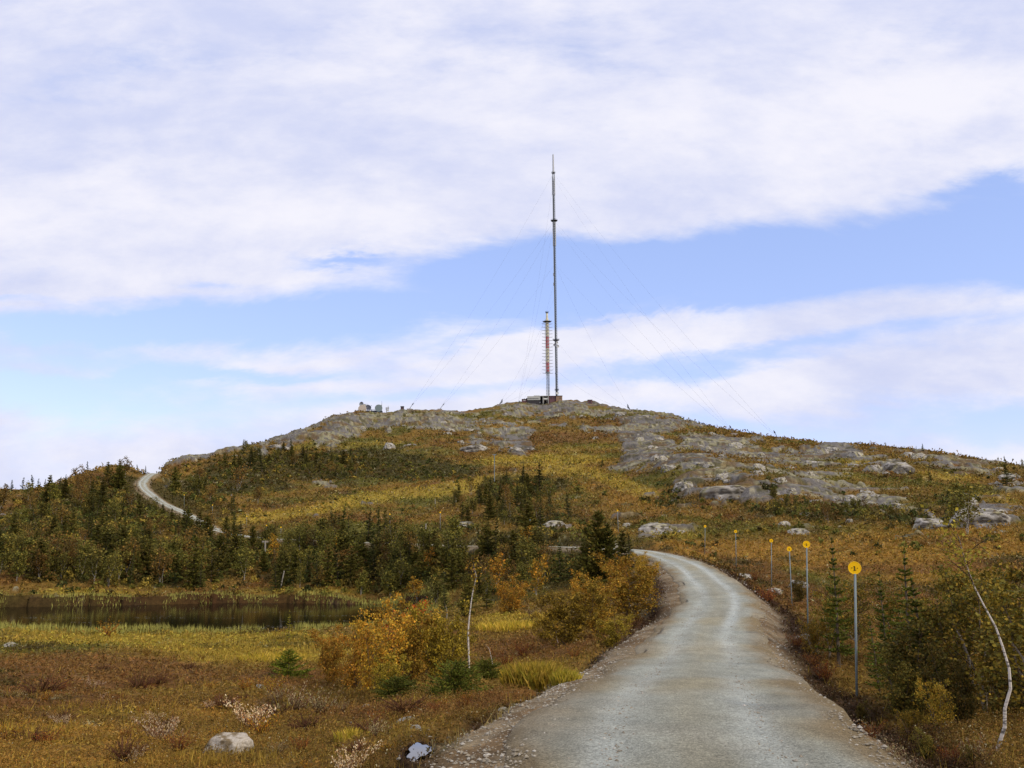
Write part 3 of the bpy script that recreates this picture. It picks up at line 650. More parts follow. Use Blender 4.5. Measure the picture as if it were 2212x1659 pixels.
OCF = np.array([(0, 2, 4), (2, 1, 4), (1, 3, 4), (3, 0, 4), (2, 0, 5), (1, 2, 5), (3, 1, 5), (0, 3, 5)])
def gravel():
    x, y, d = scatter(130000, 8.0, 75, a0=-.45, k=1.0); z, rk, lat, lk = at_grid(x, y); al = np.abs(lat)
    p = np.exp(-((al - 2.05) / .42) ** 2) * .38 + .30 * (al < 1.8) * (rng.random(len(x)) < .6) + .2 * np.exp(-((lat + 2.7) / .6) ** 2) * (d < 24) + .03 * np.exp(-((al - 3.1) / .9) ** 2)
    k = rng.random(len(x)) < p; x, y, z, d, lat = x[k], y[k], z[k], d[k], lat[k]; n = len(x)
    _, zr, _ = road_near(x.astype(np.float32), y.astype(np.float32)); z = np.where(np.abs(lat) < 1.9, zr - .06 * sst(1.55, 1.95, np.abs(lat)), z)
    s = .006 + .030 * rng.random(n) ** 4 * np.where(np.abs(lat) < 1.7, .6, 1) + .00034 * d
    sc = s[:, None, None] * rng.uniform(.6, 1.3, (n, 1, 3)) * np.array([1, 1, .6]); V = OCT[None] * sc * rng.uniform(.75, 1.2, (n, 6, 1))
    a = rng.uniform(0, math.tau, n); ca, sa = np.cos(a)[:, None], np.sin(a)[:, None]
    V = np.stack([V[..., 0] * ca - V[..., 1] * sa, V[..., 0] * sa + V[..., 1] * ca, V[..., 2]], -1) + np.stack([x, y, z + s * .2], 1)[:, None]
    c = mixc(np.tile(np.array(lin(140, 130, 112)), (n, 1)), np.array(lin(184, 178, 166)), rng.random(n) ** 3)
    F = OCF[None] + 6 * np.arange(n)[:, None, None]
    return V.reshape(-1, 3), F.reshape(-1, 3), np.repeat(c, 6, 0)
V, F, C_ = gravel()
tag(put('loose_gravel', mesh('loose_gravel', V, F, M_STONE, C_)), kind='stuff', label='loose stones and gravel along the verges of the road')

# scrub that reads as one mass
SCRUB = [(DRK_E, 1.0)]
def scrub():
    px = rng.uniform(-60, 2270, 36000); py = rng.uniform(895, 1300, 36000)
    h = hit(px, py); ok = ~np.isnan(h[:, 0]); px, py, h = px[ok], py[ok], h[ok]; d = np.hypot(h[:, 0], h[:, 1])
    lat, lk, rk = gsample(GLAT, h[:, 0], h[:, 1]), gsample(GLK, h[:, 0], h[:, 1]), gsample(GRK, h[:, 0], h[:, 1])
    den = ell(px, py, DRK_E) * 1.15 - .22 + .30 * fbm(h[:, 0] / 14, h[:, 1] / 14, 3, 99); den = np.maximum(den, .085 * (d > 80) * (fbm(h[:, 0] / 6, h[:, 1] / 6, 3, 98) > -.1))
    k = (rng.random(len(px)) < den * .62) & (np.abs(lat) > 4 + .012 * d * (py < 1160)) & (lk < -.1) & (rk < .5) & (d > 62) & (d < 620)
    h, d, px, py = h[k], d[k], px[k], py[k]; n = len(h)
    dark = ell(px, py, DRK_E)
    H = rng.uniform(.4, 1.0, n) ** 1.3 * (.7 + 1.7 * np.clip(dark, 0, 1)) * np.where(d < 300, 1, .5) * np.where(px < 500, 1.15, 1)
    pal = np.array([lin(*q) for q in [(78, 76, 30), (90, 86, 34), (64, 64, 28), (106, 90, 38), (96, 72, 34), (118, 100, 40), (70, 60, 30), (54, 58, 26), (84, 70, 32), (70, 72, 30)]])
    pc = pal[rng.integers(0, len(pal), n)]
    m = np.clip(60 - d * .055, 26, 60).astype(int); idx = np.repeat(np.arange(n), m); N = len(idx)
    th = rng.uniform(0, math.tau, N); ph = np.arccos(rng.uniform(-.15, 1, N)); rr = rng.uniform(.45, 1.05, N) ** .6
    wd = np.repeat(rng.uniform(.55, .95, n), m)
    u = np.stack([np.sin(ph) * np.cos(th) * wd, np.sin(ph) * np.sin(th) * wd, np.cos(ph)], 1) * (rr * H[idx])[:, None]
    X0 = h[idx] + u; s = (.06 + .00100 * d[idx]) * rng.uniform(.7, 1.4, N)
    c = pc[idx] * rng.uniform(.55, 1.7, (N, 1)) * np.repeat(rng.uniform(.8, 1.75, n), m)[:, None]
    print('scrub', n, N); return tri_leaves(X0, s, .6, c)
V, F, C_ = scrub()
tag(put('hillside_scrub', mesh('hillside_scrub', V, F, M_COVER, C_)), kind='stuff', label='dense low willow, birch and juniper scrub over the slopes')
# ---------------------------------------------------------------- tree shapes
def quads(C, size, asp, colr, r, axis=None):
    n = len(C); u = r.normal(size=(n, 3)) if axis is None else axis + r.normal(size=(n, 3)) * .35
    u /= np.linalg.norm(u, axis=1)[:, None] + 1e-9; v = np.cross(u, r.normal(size=(n, 3))); v /= np.linalg.norm(v, axis=1)[:, None] + 1e-9
    s = np.broadcast_to(size, (n,))[:, None]
    V = np.stack([C - u * s, C - v * s * asp + u * s * .15, C + u * s, C + v * s * asp + u * s * .15], 1).reshape(-1, 3)
    return V, np.arange(4 * n).reshape(-1, 4), np.repeat(colr, 4, 0)
def spruce(seed, h=4.0, rad=.85, levels=20, per=6, seg=11, ls=.10, low=.08, colr=(52, 62, 26), power=.9, ragged=.35, dense=1.0):
    r = np.random.default_rng(seed); tr = Acc(); bend = r.normal(size=2) * .03 * h
    zs = np.linspace(0, h, 9); tr.tube(np.stack([bend[0] * (zs / h) ** 2, bend[1] * (zs / h) ** 2, zs - .15 * (zs == 0)], 1), .018 * h * (1 - zs / h * .93), 6, lin(96, 84, 70))
    C = []; A = []; S = []
    for k in range(levels):
        z = h * (low + (1 - low) * (k + r.random() * .6) / levels); f = (z / h - low) / (1 - low); L0 = rad * max(1 - f, .03) ** power
        for j in range(max(3, int(per * (1 - .4 * f)))):
            a = r.random() * math.tau; L = L0 * r.uniform(1 - ragged, 1.1); up = r.uniform(-.25, .15) + .5 * f
            dv = np.array([math.cos(a), math.sin(a), up]); n = max(3, int(seg * L / rad * dense) + 2); t = np.linspace(.12, 1, n)
            P0 = np.array([bend[0] * (z / h) ** 2, bend[1] * (z / h) ** 2, z]); pts = P0 + dv * (L * t)[:, None]; pts[:, 2] += .18 * L * t ** 2 - .12 * L * t
            if L > .25 * rad: tr.tube(pts[[0, len(pts) // 2, -1]], [.006 * h * .5, .004 * h * .5, .002], 3, lin(84, 72, 58), False)
            for q in range(3):
                side = r.normal(size=(n, 3)) * (.10 * L * (1.1 - t))[:, None] * np.array([1, 1, .5]); C.append(pts + side); A.append(np.tile(dv, (n, 1)) + side * 6 / max(L, .1)); S.append(ls * r.uniform(.7, 1.3, n))
    C = np.concatenate(C); A = np.concatenate(A); S = np.concatenate(S); n = len(C)
    top = h * (1 + .0); C = np.vstack([C, [[bend[0], bend[1], top]] * 3]); A = np.vstack([A, [[0, 0, 3]] * 3]); S = np.concatenate([S, [ls] * 3]); n = len(C)
    col = np.tile(np.array(lin(*colr)), (n, 1)) * r.uniform(.6, 1.7, (n, 1)) * r.uniform(.85, 1.15, (n, 3))
    V, F, Cc = quads(C, S, .42, col, r, A / (np.linalg.norm(A, axis=1)[:, None] + 1e-9))
    return tr.mesh('spruce_trunk', M_BARK), mesh('spruce_crown', V, F, M_LEAF, Cc)
def birch(seed, h=3.5, stems=3, limbs=9, leaves=1800, ls=.06, pal=((140, 118, 36), (116, 108, 36), (158, 116, 34)), spread=.35, low=.2, white=(158, 150, 136), thick=.011, droop=0.0, clump=.085, path=None, bare=.55):
    r = np.random.default_rng(seed); tr = Acc(); tips = []; W = []
    for s in range(stems):
        a = s * math.tau / stems + r.random() * 1.5; ln = spread * r.uniform(.4, 1.1) * (stems > 1); hh = h * r.uniform(.72, 1.0) if s else h
        t = np.linspace(0, 1, 9)
        if path is not None and s == 0: pts = np.array(path, float); hh = pts[-1, 2]; t = np.linspace(0, 1, len(pts))
        else:
            wob = np.cumsum(r.normal(size=(9, 2)), 0) * .022 * hh; wob[0] = 0
            pts = np.stack([math.cos(a) * ln * hh * t ** 1.2 * .6 + wob[:, 0], math.sin(a) * ln * hh * t ** 1.2 * .6 + wob[:, 1], hh * t], 1)
        base = pts[0].copy(); pts[0, 2] -= .12
        rad = thick * hh * (1 - .86 * t); wc = np.array(lin(*white)); bc = np.array(lin(88, 70, 54))
        cc = np.stack([wc + (bc - wc) * min(1, max(0, (q - bare) / .3)) for q in t]); tr.tube(pts, rad, 6, cc)
        for k in range(limbs):
            f = low + (1 - low) * (k + r.random()) / limbs; i = min(int(f * (len(pts) - 1)), len(pts) - 2); fr = f * (len(pts) - 1) - i
            p0 = pts[i] * (1 - fr) + pts[i + 1] * fr; aa = r.random() * math.tau; L = hh * r.uniform(.16, .34) * (1.15 - f * .75)
            dv = np.array([math.cos(aa), math.sin(aa), r.uniform(.35, 1.1) - droop]); u = np.linspace(0, 1, 5)
            lp = p0 + dv * (L * u)[:, None] + np.cumsum(r.normal(size=(5, 3)), 0) * .035 * L; lp[:, 2] -= droop * L * .4 * u ** 2; lp[0] = p0
            tr.tube(lp, .0045 * hh * (1.1 - f * .6) * (1 - .8 * u), 4, bc, False)
            for q in range(3):
                g = r.uniform(.3, 1); j = min(int(g * 4), 3); b0 = lp[j]; dv2 = dv * .6 + r.normal(size=3) * .55; tw = b0 + dv2 * (L * .42 * np.linspace(0, 1, 3))[:, None]
                tr.tube(tw, [.0016 * hh, .001 * hh, .0006 * hh], 3, bc * .8, False); tips += [tw[1], tw[2], (tw[1] + tw[2]) / 2]; W += [1, 1.2, 1]
            tips += [lp[-1], lp[3], lp[2]]; W += [1.4, 1, .6]
    tips = np.array(tips); W = np.array(W); me = None
    if leaves:
        i = r.choice(len(tips), leaves, p=W / W.sum()); C = tips[i] + r.normal(size=(leaves, 3)) * clump * h * np.array([1, 1, .85]) * r.uniform(.3, 1, (leaves, 1))
        pa = np.array([lin(*q) for q in pal]); tipc = r.integers(0, len(pa), len(tips)); ci = np.where(r.random(leaves) < .6, tipc[i], r.integers(0, len(pa), leaves))
        col = pa[ci] * r.uniform(.65, 1.5, (leaves, 1)); V, F, Cc = quads(C, ls * r.uniform(.6, 1.35, leaves), .75, col, r); me = mesh('birch_crown', V, F, M_LEAF, Cc)
    return tr.mesh('birch_trunk', M_BIRCH), me
def plant(name, proto, loc, label, cat, group, rz=0, sc=1.0, part=('trunk', 'crown'), sink=.05, tilt=True):
    e = empty(name, (loc[0], loc[1], loc[2] - sink), label, cat, group, rz, sc)
    q_ = (loc[0] * 12.9898 + loc[1] * 78.233) % 1.0; q2 = (loc[0] * 39.3 + loc[1] * 11.1) % 1.0
    if tilt: e.rotation_euler[0] = (q_ - .5) * .13; e.rotation_euler[1] = (q2 - .5) * .13; e.scale = (sc * (.82 + .45 * q_), sc * (.82 + .45 * q_), sc)
    for nm, me in zip(part, proto):
        if me is not None: put(nm, me, e)
    return e
GRN = (76, 76, 34); DGR = (70, 70, 32); OLV = (84, 78, 32)
SPR = [spruce(1, colr=DGR), spruce(2, rad=.65, colr=GRN), spruce(3, rad=1.0, ragged=.5, colr=DGR), spruce(4, rad=.8, power=.7, ragged=.55, colr=OLV), spruce(5, rad=.55, levels=24, colr=GRN, ragged=.5), spruce(6, rad=1.15, per=8, ragged=.55, power=.65, ls=.13, colr=OLV, low=.04), spruce(7, rad=1.35, per=9, seg=14, ragged=.5, power=.6, ls=.14, colr=(88, 82, 34), low=.03, levels=22)]
SKYSPR = [spruce(11, rad=.85, levels=15, per=5, seg=10, ragged=.45, ls=.16, colr=(50, 56, 32)), spruce(12, rad=1.0, levels=13, per=5, seg=10, ragged=.5, ls=.17, colr=(50, 56, 32)), spruce(13, rad=.7, levels=16, per=4, ragged=.5, ls=.16, colr=(56, 60, 32))]
B_OL = ((100, 94, 38), (86, 82, 34), (116, 102, 42), (76, 74, 32)); B_YE = ((164, 128, 40), (150, 112, 38), (170, 116, 38), (120, 98, 38)); B_OR = ((146, 104, 36), (158, 118, 38), (128, 100, 36), (136, 112, 38)); B_RU = ((108, 82, 38), (94, 74, 36), (84, 72, 34), (122, 92, 40))
BIR = [birch(21, leaves=1100, ls=.11, pal=B_OL), birch(22, leaves=800, ls=.10, pal=B_OL, stems=4, spread=.5), birch(23, leaves=850, ls=.10, pal=B_RU), birch(24, leaves=650, ls=.10, pal=B_YE, stems=2), birch(25, leaves=850, ls=.10, pal=B_OL, stems=2, h=4.0), birch(26, leaves=500, ls=.09, pal=B_RU, stems=3, clump=.12)]
rnd = random.Random(5)
def foot(px, py):
    p = hit(px, py)[0]
    return p, float(np.hypot(p[0], p[1]))
def size_px(d, hpx, h0): return hpx / FPX * d / h0

# --- spruces standing on the left skyline: (tip x, tip y, foot y) measured in the photo
def inzoom(x0, y0, s, X, Y): return (x0 + X / s) * .54, (y0 + Y / s) * .54
L1 = [(165, 440, 590), (330, 405, 600), (478, 370, 592), (108, 520, 605), (555, 420, 575), (590, 470, 560), (660, 425, 490), (740, 370, 492), (885, 410, 470), (965, 355, 445), (1030, 360, 430), (1100, 250, 392), (1170, 325, 385), (1240, 260, 352), (1280, 165, 352), (1400, 290, 350), (1570, 240, 290), (1650, 215, 270), (1790, 210, 250), (1850, 215, 250), (2025, 210, 262), (2150, 230, 300), (60, 545, 600)]
WHERE = {165: 'slim spruce at the far left, second tallest by the frame edge', 330: 'dark full spruce on the left skyline between two paler ones', 478: 'broad pale-branched spruce, third tall one along the left skyline', 740: 'small dark spruce standing alone on the left ridge line', 1100: 'medium spruce left of the tallest spruce on the ridge', 1280: 'tallest thin spruce on the left skyline'}
def on_ridge(px, base_y):
    for dy in range(0, 40, 2):
        p = hit(px, base_y + dy)[0]
        if not np.isnan(p[0]) and np.hypot(p[0], p[1]) < 900: return p, float(np.hypot(p[0], p[1]))
    return None, None
for i, (X_, T_, B_) in enumerate(L1):
    x, ty = inzoom(0, 1800, 3.687, X_, T_); _, by = inzoom(0, 1800, 3.687, X_, B_)
    p, d = on_ridge(x, by - 2)
    if p is None: continue
    _, _, zt = P(x, ty, d); hh = max(zt - p[2], 1.0)
    plant('spruce', SKYSPR[i % 3], p, WHERE.get(X_, 'small spruce breaking the left skyline among the taller ones'), 'spruce', 'spruces on the left skyline', rnd.random() * 6, hh / 4.0)
R1 = [(1018, 510, 565, 'round-topped little tree alone on the right skyline'), (1222, 535, 570, None), (1280, 535, 575, None), (1338, 515, 596, 'tallest slim spruce on the right skyline'), (1440, 565, 612, None), (1500, 590, 615, None), (1540, 592, 620, None), (1610, 600, 632, None),
      (1672, 592, 652, None), (1750, 608, 662, None), (1812, 640, 668, None), (1890, 645, 670, None), (1990, 630, 680, 'wide bushy tree near the right end of the skyline'), (2205, 660, 740, 'tree on the skyline at the right frame edge')]
for i, (X_, T_, B_, lb) in enumerate(R1):
    x, ty = inzoom(3072, 1536, 2.16, X_, T_); _, by = inzoom(3072, 1536, 2.16, X_, B_)
    p, d = on_ridge(x, by - 4)
    if p is None: continue
    _, _, zt = P(x, ty, d); hh = max(zt - p[2], 1.0)
    wide = X_ in (1018, 1990, 2205)
    if wide: plant('birch', BIR[1 if X_ == 1990 else 4], p, lb, 'birch', 'trees on the right skyline', rnd.random() * 6, hh / 3.7)
    else: plant('spruce', SKYSPR[i % 3], p, lb or 'tiny spruce on the right skyline', 'spruce', 'trees on the right skyline', rnd.random() * 6, hh / 4.0)

# --- trees one can make out on the slopes: kind, x, foot y, height in px, shape, label
MID = [('s', 1165, 1058, 58, 2, 'dark spruce standing alone on the yellow meadow at mid slope'), ('s', 1128, 1052, 50, 3, 'ragged spruce just left of the lone meadow spruce'), ('s', 1095, 1058, 44, 0, None), ('s', 1060, 1062, 34, 2, None),
       ('s', 716, 1170, 72, 0, 'left one of the pair of tall pointed spruces above the tarn'), ('s', 737, 1176, 84, 4, 'right one of the pair of tall pointed spruces above the tarn'), ('s', 752, 1180, 70, 1, None), ('s', 795, 1170, 66, 2, 'spruce with thin top right of the pointed pair'), ('s', 818, 1170, 74, 4, 'thin half-bare spruce with sparse branches above the tarn'), ('s', 690, 1180, 58, 1, None),
       ('s', 1142, 1190, 106, 5, 'tall open-crowned spruce left of the road bend'), ('s', 1290, 1268, 158, 6, 'big dark spruce left of where the road turns'), ('s', 1272, 1262, 124, 6, 'dark spruce leaning on the big one by the road bend'), ('s', 1318, 1256, 120, 6, 'bushy spruce between the big dark one and the road'), ('s', 1352, 1240, 92, 5, 'small spruce closest to the hidden bend of the road'), ('s', 1258, 1240, 62, 5, None), ('s', 1362, 1205, 52, 2, 'dark little spruce beside the road bend'),
       ('s', 590, 1185, 50, 3, None), ('s', 560, 1200, 46, 1, None), ('s', 618, 1215, 60, 0, None), ('s', 400, 1175, 74, 2, 'dark thick spruce below the climbing road'), ('s', 420, 1180, 62, 0, 'dark spruce partly hiding the climbing road'), ('s', 505, 1168, 66, 3, 'spruce at the right end of the climbing road'), ('s', 520, 1180, 52, 0, None), ('s', 405, 1152, 50, 6, None), ('s', 428, 1162, 56, 5, None), ('s', 446, 1168, 50, 6, None), ('s', 372, 1130, 30, 5, None), ('s', 352, 1114, 24, 5, None), ('s', 486, 1176, 56, 6, None), ('s', 503, 1174, 40, 5, None), ('s', 545, 1180, 42, 6, None), ('s', 565, 1184, 36, 5, None), ('b', 330, 1104, 24, 4, None), ('s', 200, 1120, 44, 0, None), ('s', 275, 1100, 40, 2, None),
       ('s', 262, 1130, 54, 4, None), ('s', 243, 1128, 48, 1, None), ('b', 2090, 1155, 86, 4, 'bushy dark birch in front of the grey rocks at right'), ('b', 2076, 1125, 58, 1, 'birch left of the bushy dark one by the grey rocks'), ('s', 2176, 1050, 56, 2, 'dark spruce below the right skyline'), ('s', 2010, 1042, 30, 1, None), ('s', 540, 1010, 44, 0, None), ('s', 566, 1020, 50, 2, None), ('s', 690, 1020, 40, 3, None),
       ('s', 1300, 1010, 24, 2, None), ('b', 1160, 1290, 84, 3, 'yellow-green birch beside the leaning white trunk'), ('b', 1075, 1275, 74, 3, 'yellow birch behind the thin white-stemmed tree'), ('b', 940, 1310, 58, 1, 'olive birch bush at the right end of the tarn'), ('b', 900, 1300, 50, 3, 'yellowish birch bush overhanging the far end of the tarn'),
       ('s', 1010, 1330, 84, 6, 'dark spruce behind the bare white birch stem'), ('s', 960, 1322, 60, 0, 'low dark spruce at the right end of the tarn'), ('s', 1050, 1318, 90, 3, 'tall dark spruce right of the thin white-stemmed tree'), ('s', 1210, 1262, 84, 0, None), ('b', 1130, 1240, 70, 4, None), ('b', 1790, 1130, 40, 5, 'bare grey tree below the rock face at right')]
for kd, x, by, hp, sh, lb in MID:
    p, d = foot(x, by)
    if np.isnan(p[0]): continue
    if kd == 's': plant('spruce', SPR[sh], p, lb or 'medium dark spruce on the wooded slope', 'spruce', 'spruces on the slopes', rnd.random() * 6, size_px(d, hp, 4.0))
    else: plant('birch', BIR[sh], p, lb or 'olive-leaved birch on the wooded slope', 'birch', 'birches on the slopes', rnd.random() * 6, size_px(d, hp, 3.6))

# --- woods: every tree its own object, sown where the photo shows woodland
BANDS = {1: [(90, 'at the far left'), (200, 'left of the tallest skyline spruce'), (310, 'right of the tallest skyline spruce'), (999, 'just under the climbing road')],
         2: [(130, 'at its left end'), (300, 'left of its middle'), (440, 'right of its middle'), (999, 'below the T-shaped post')],
         3: [(700, 'left of the pointed spruce pair'), (830, 'under the pointed spruce pair'), (950, 'under the thin pale post'), (1060, 'left of the bare white birch top'), (1180, 'right of the bare white birch top'), (9999, 'next to the big dark roadside spruce')],
         4: [(1080, 'at the left'), (1180, 'below the lone meadow spruce'), (9999, 'at the right')], 5: [(500, 'at its left end'), (700, 'in its thickest part'), (9999, 'at its right end')], 6: [(1750, 'under the smooth slab'), (1950, 'under the standing rock'), (9999, 'at the far right')]}
def wood(n, E, ylo, yhi, kinds, hpx, where, seed, x0=-40, x1=2250):
    r = np.random.default_rng(seed); px = r.uniform(x0, x1, 6000); py = r.uniform(ylo, yhi, 6000); e = ell(px, py, E); k = r.random(6000) < e ** 2; px, py = px[k][:n], py[k][:n]
    H = hit(px, py)
    for p, X_, Y_ in zip(H, px, py):
        if np.isnan(p[0]): continue
        d = float(np.hypot(p[0], p[1])); lat = float(gsample(GLAT, p[0], p[1])); lk = float(gsample(GLK, p[0], p[1])); rk = float(gsample(GRK, p[0], p[1]))
        if abs(lat) < 3.6 + (1.5 if p[0] < -35 and d > 190 else 0) or lk > -.15 or d < 55 or rk > .5: continue
        if lat > 0 and abs(lat) < 9 and X_ < 480 and Y_ > 1030: continue
        if 1175 < X_ < 1262 and Y_ > 1150: continue
        if 'shore' in where and 560 < X_ < 600: continue
        kd = kinds[r.integers(0, len(kinds))]; q = r.random(); hp = (hpx[0] + (hpx[1] - hpx[0]) * q) * (1 if Y_ > 1050 else .8); hp *= 1.2; sz = 'low ' if q < .3 else 'tall ' if q > .72 else 'middling '; at = next(b for a_, b in BANDS[seed] if X_ < a_)
        if kd[0] == 's': plant('spruce', SPR[kd[1]], p, sz + 'dark spruce ' + where + ', ' + at, 'spruce', 'spruces ' + where, r.random() * 6, size_px(d, hp, 4.0))
        else: plant('birch', BIR[kd[1]], p, sz + ('brown birch ' if kd[1] in (2, 5) else 'yellowing birch ' if kd[1] == 3 else 'olive birch ') + where + ', ' + at, 'birch', 'birches ' + where, r.random() * 6, size_px(d, hp * .85, 3.6))
KS = [('s', 0), ('s', 5), ('s', 2), ('s', 3), ('s', 4), ('s', 5), ('s', 6)]; KB = [('b', 0), ('b', 1), ('b', 2), ('b', 4), ('b', 5)]
wood(85, [(190, 1100, 240, 60, -12, 1), (300, 1180, 300, 50, 0, 1)], 1030, 1270, KS + KB * 2, (26, 52), 'left of the climbing road', 1, x1=520)
wood(80, [(300, 1245, 360, 26, 0, 1)], 1190, 1278, KB * 2 + KS, (40, 74), 'along the far shore of the tarn', 2, x1=640)
wood(200, [(830, 1235, 280, 58, 0, 1), (760, 1195, 260, 14, 0, 1), (1130, 1235, 160, 56, 0, 1)], 1130, 1292, KB * 5 + KS * 2 + [('b', 3)], (34, 70), 'between tarn and road', 3, x0=560, x1=1300)
wood(50, [(1100, 1110, 160, 40, 0, 1)], 1050, 1160, KB + KS, (26, 50), 'on the slope behind the road', 4, x0=960, x1=1300)
wood(60, [(650, 1005, 230, 28, 4, 1), (430, 1085, 90, 30, 10, .8)], 960, 1110, KB + KS, (18, 34), 'on the scrubby upper slope', 5, x0=380, x1=1060)
wood(26, [(1880, 1112, 220, 16, 4, 1), (1680, 1095, 60, 20, 0, 1)], 1060, 1150, KB, (16, 34), 'at the foot of the right-hand rocks', 6, x0=1400)
# ---------------------------------------------------------------- plain materials of the built things
M_STEEL = plain('galvanised_steel', lin(150, 156, 158), 0.5, 0.3, 0.12); M_DARKSTEEL = plain('dark_steel', lin(74, 78, 86), 0.6, 0.3); M_LIGHTSTEEL = plain('pale_steel', lin(176, 178, 180), 0.5, 0.2)
M_YELLOW = plain('yellow_reflector', lin(252, 196, 8), 0.35, 0, 0.05, 12); M_BLACK = plain('black_mark', lin(60, 48, 14), 0.6); M_POLE = plain('grey_pole', lin(122, 132, 132), 0.55, 0.1, 0.12, 6)
M_WHITE = plain('white_paint', lin(214, 214, 206), 0.5, 0, 0.05); M_CREAM = plain('cream_paint', lin(206, 198, 164), 0.55, 0, 0.06); M_RED = plain('red_paint', lin(186, 84, 84), 0.55, 0, 0.08); M_WIRE = plain('wire_rope', lin(96, 98, 112), 0.5)
M_CLAD = plain('pale_grey_cladding', lin(172, 172, 164), 0.7, 0, 0.06, 1.0); M_BRICK = plain('dark_red_brick', lin(104, 76, 78), 0.85, 0, 0.2, 1.5); M_TAN = plain('tan_wall', lin(142, 116, 94), 0.85, 0, 0.15, 1.0); M_ROOF = plain('dark_roof', lin(62, 58, 60), 0.8); M_GLASS, _nt, _b = newmat('window_glass')
_b.inputs['Base Color'].default_value = (.03, .035, .045, 1); _b.inputs['Roughness'].default_value = .15; M_CONC = plain('concrete', lin(150, 142, 134), 0.9); M_WOOD = plain('weathered_wood', lin(150, 142, 128), 0.85, 0, 0.2, 8); M_BEIGE = plain('beige_dish', lin(190, 178, 160), 0.6)
def kid(acc, name, mat, parent, smooth=False, label=None):
    o = put(name, acc.mesh(name, mat, smooth), parent)
    if label: o['label'] = label
    return o
def ring(acc, c, r0, r1, h, n=20, col=(1, 1, 1)):
    th = np.arange(n) * math.tau / n; cs, sn = np.cos(th), np.sin(th)
    V = np.concatenate([np.stack([c[0] + r * cs, c[1] + r * sn, np.full(n, c[2] + z)], 1) for r, z in ((r0, 0), (r1, 0), (r1, h), (r0, h))])
    F = [[a * n + i, b * n + i, b * n + (i + 1) % n, a * n + (i + 1) % n] for i in range(n) for a, b in ((1, 0), (2, 1), (3, 2), (0, 3))]
    acc.add(V, F, col)
def lathe(acc, prof, n=20, c=(0, 0, 0), col=(1, 1, 1), M=None):
    th = np.arange(n) * math.tau / n; V = np.concatenate([np.stack([r * np.cos(th), r * np.sin(th), np.full(n, z)], 1) for r, z in prof])
    if M is not None: V = V @ np.array(M.to_3x3()).T
    V = V + np.array(c); m = len(prof)
    F = [[a * n + i, a * n + (i + 1) % n, (a + 1) * n + (i + 1) % n, (a + 1) * n + i] for a in range(m - 1) for i in range(n)]
    acc.add(V, F, col)
def dish(parent, c, r, face, mat, depth=.3, name='dish_antenna', label=None, drum=0.0):
    """parabolic dish: face = direction the bowl opens to"""
    M = Vector(face).normalized().to_track_quat('Z', 'Y').to_matrix().to_4x4(); a = Acc()
    pr = [(0.02, -depth * r - drum), (r * .5, -depth * r * .75 - drum), (r * .85, -depth * r * .28 - drum), (r, -drum * .5), (r, 0)]
    pr += [(r * .93, 0)] + ([(r * .5, 0.02), (0.02, 0.04)] if drum else [(r * .8, -depth * r * .3), (r * .4, -depth * r * .72), (0.02, -depth * r * .85)])
    lathe(a, pr, 20, c, M=M)
    if not drum: a.tube([np.array(c) + np.array(M.to_3x3() @ Vector((0, 0, -depth * r * .8))), np.array(c) + np.array(M.to_3x3() @ Vector((0, 0, r * .5)))], [.06, .04], 6)
    return kid(a, name, mat, parent, True, label)
def lattice(acc, z0, z1, w, bay, leg, brace, n=4, c=(0, 0), w1=None):
    w1 = w if w1 is None else w1; k = max(1, round((z1 - z0) / bay)); zs = np.linspace(z0, z1, k + 1)
    cr = [(math.cos(R(45) + q * math.tau / n), math.sin(R(45) + q * math.tau / n)) for q in range(n)]
    pt = lambda q, z: np.array([c[0] + cr[q % n][0] * (w + (w1 - w) * (z - z0) / (z1 - z0)) * .707, c[1] + cr[q % n][1] * (w + (w1 - w) * (z - z0) / (z1 - z0)) * .707, z])
    for q in range(n): acc.tube([pt(q, z0), pt(q, z1)], leg, 5)
    for a, b in zip(zs[:-1], zs[1:]):
        for q in range(n):
            acc.tube([pt(q, a), pt(q + 1, b)], brace, 3, cap=False); acc.tube([pt(q + 1, a), pt(q, b)], brace, 3, cap=False); acc.tube([pt(q, a), pt(q + 1, a)], brace, 3, cap=False)
def zat(px, py, d): return float(P(px, py, d)[2])

# ---------------------------------------------------------------- tall guyed mast
MD = 706.0; mx, my, _ = (float(v) for v in P(1203, 856, MD)); mg = float(gh(mx, my)); mz = mg - .3
MZ = lambda py: zat(1197, py, MD) - mz
mast = empty('guyed_mast', (mx, my, mz), 'very tall slender grey lattice mast held by guy wires on the summit', 'mast')
ztop, z1, z2, z3, z4 = MZ(334), MZ(374), MZ(477), MZ(735), MZ(852)
a = Acc(); lattice(a, 1.5, z1, 1.7, 2.0, .17, .07); kid(a, 'lattice_shaft', M_STEEL, mast)
a = Acc(); a.tube([(-.35, .2, 1.5), (-.35, .2, z1 - 6)], .42, 8); a.tube([(.15, -.15, 1.5), (.15, -.15, z1 - 20)], .12, 5)  # dark cable ladder, set to the left to imitate the mast's shaded side
for k in range(int((z1 - 10) / 2.5)): a.box((-.78, .0, 2 + k * 2.5), (.05, .12, 2.12 + k * 2.5))
kid(a, 'shaded_side_ladder', M_DARKSTEEL, mast)
a = Acc(); a.tube([(0, 0, z1), (0, 0, z1 + 3), (0, 0, ztop)], [.85, .72, .58], 12); a.tube([(0, 0, ztop), (0, 0, ztop + .7)], [.3, .1], 8); kid(a, 'top_antenna_cylinder', M_LIGHTSTEEL, mast)
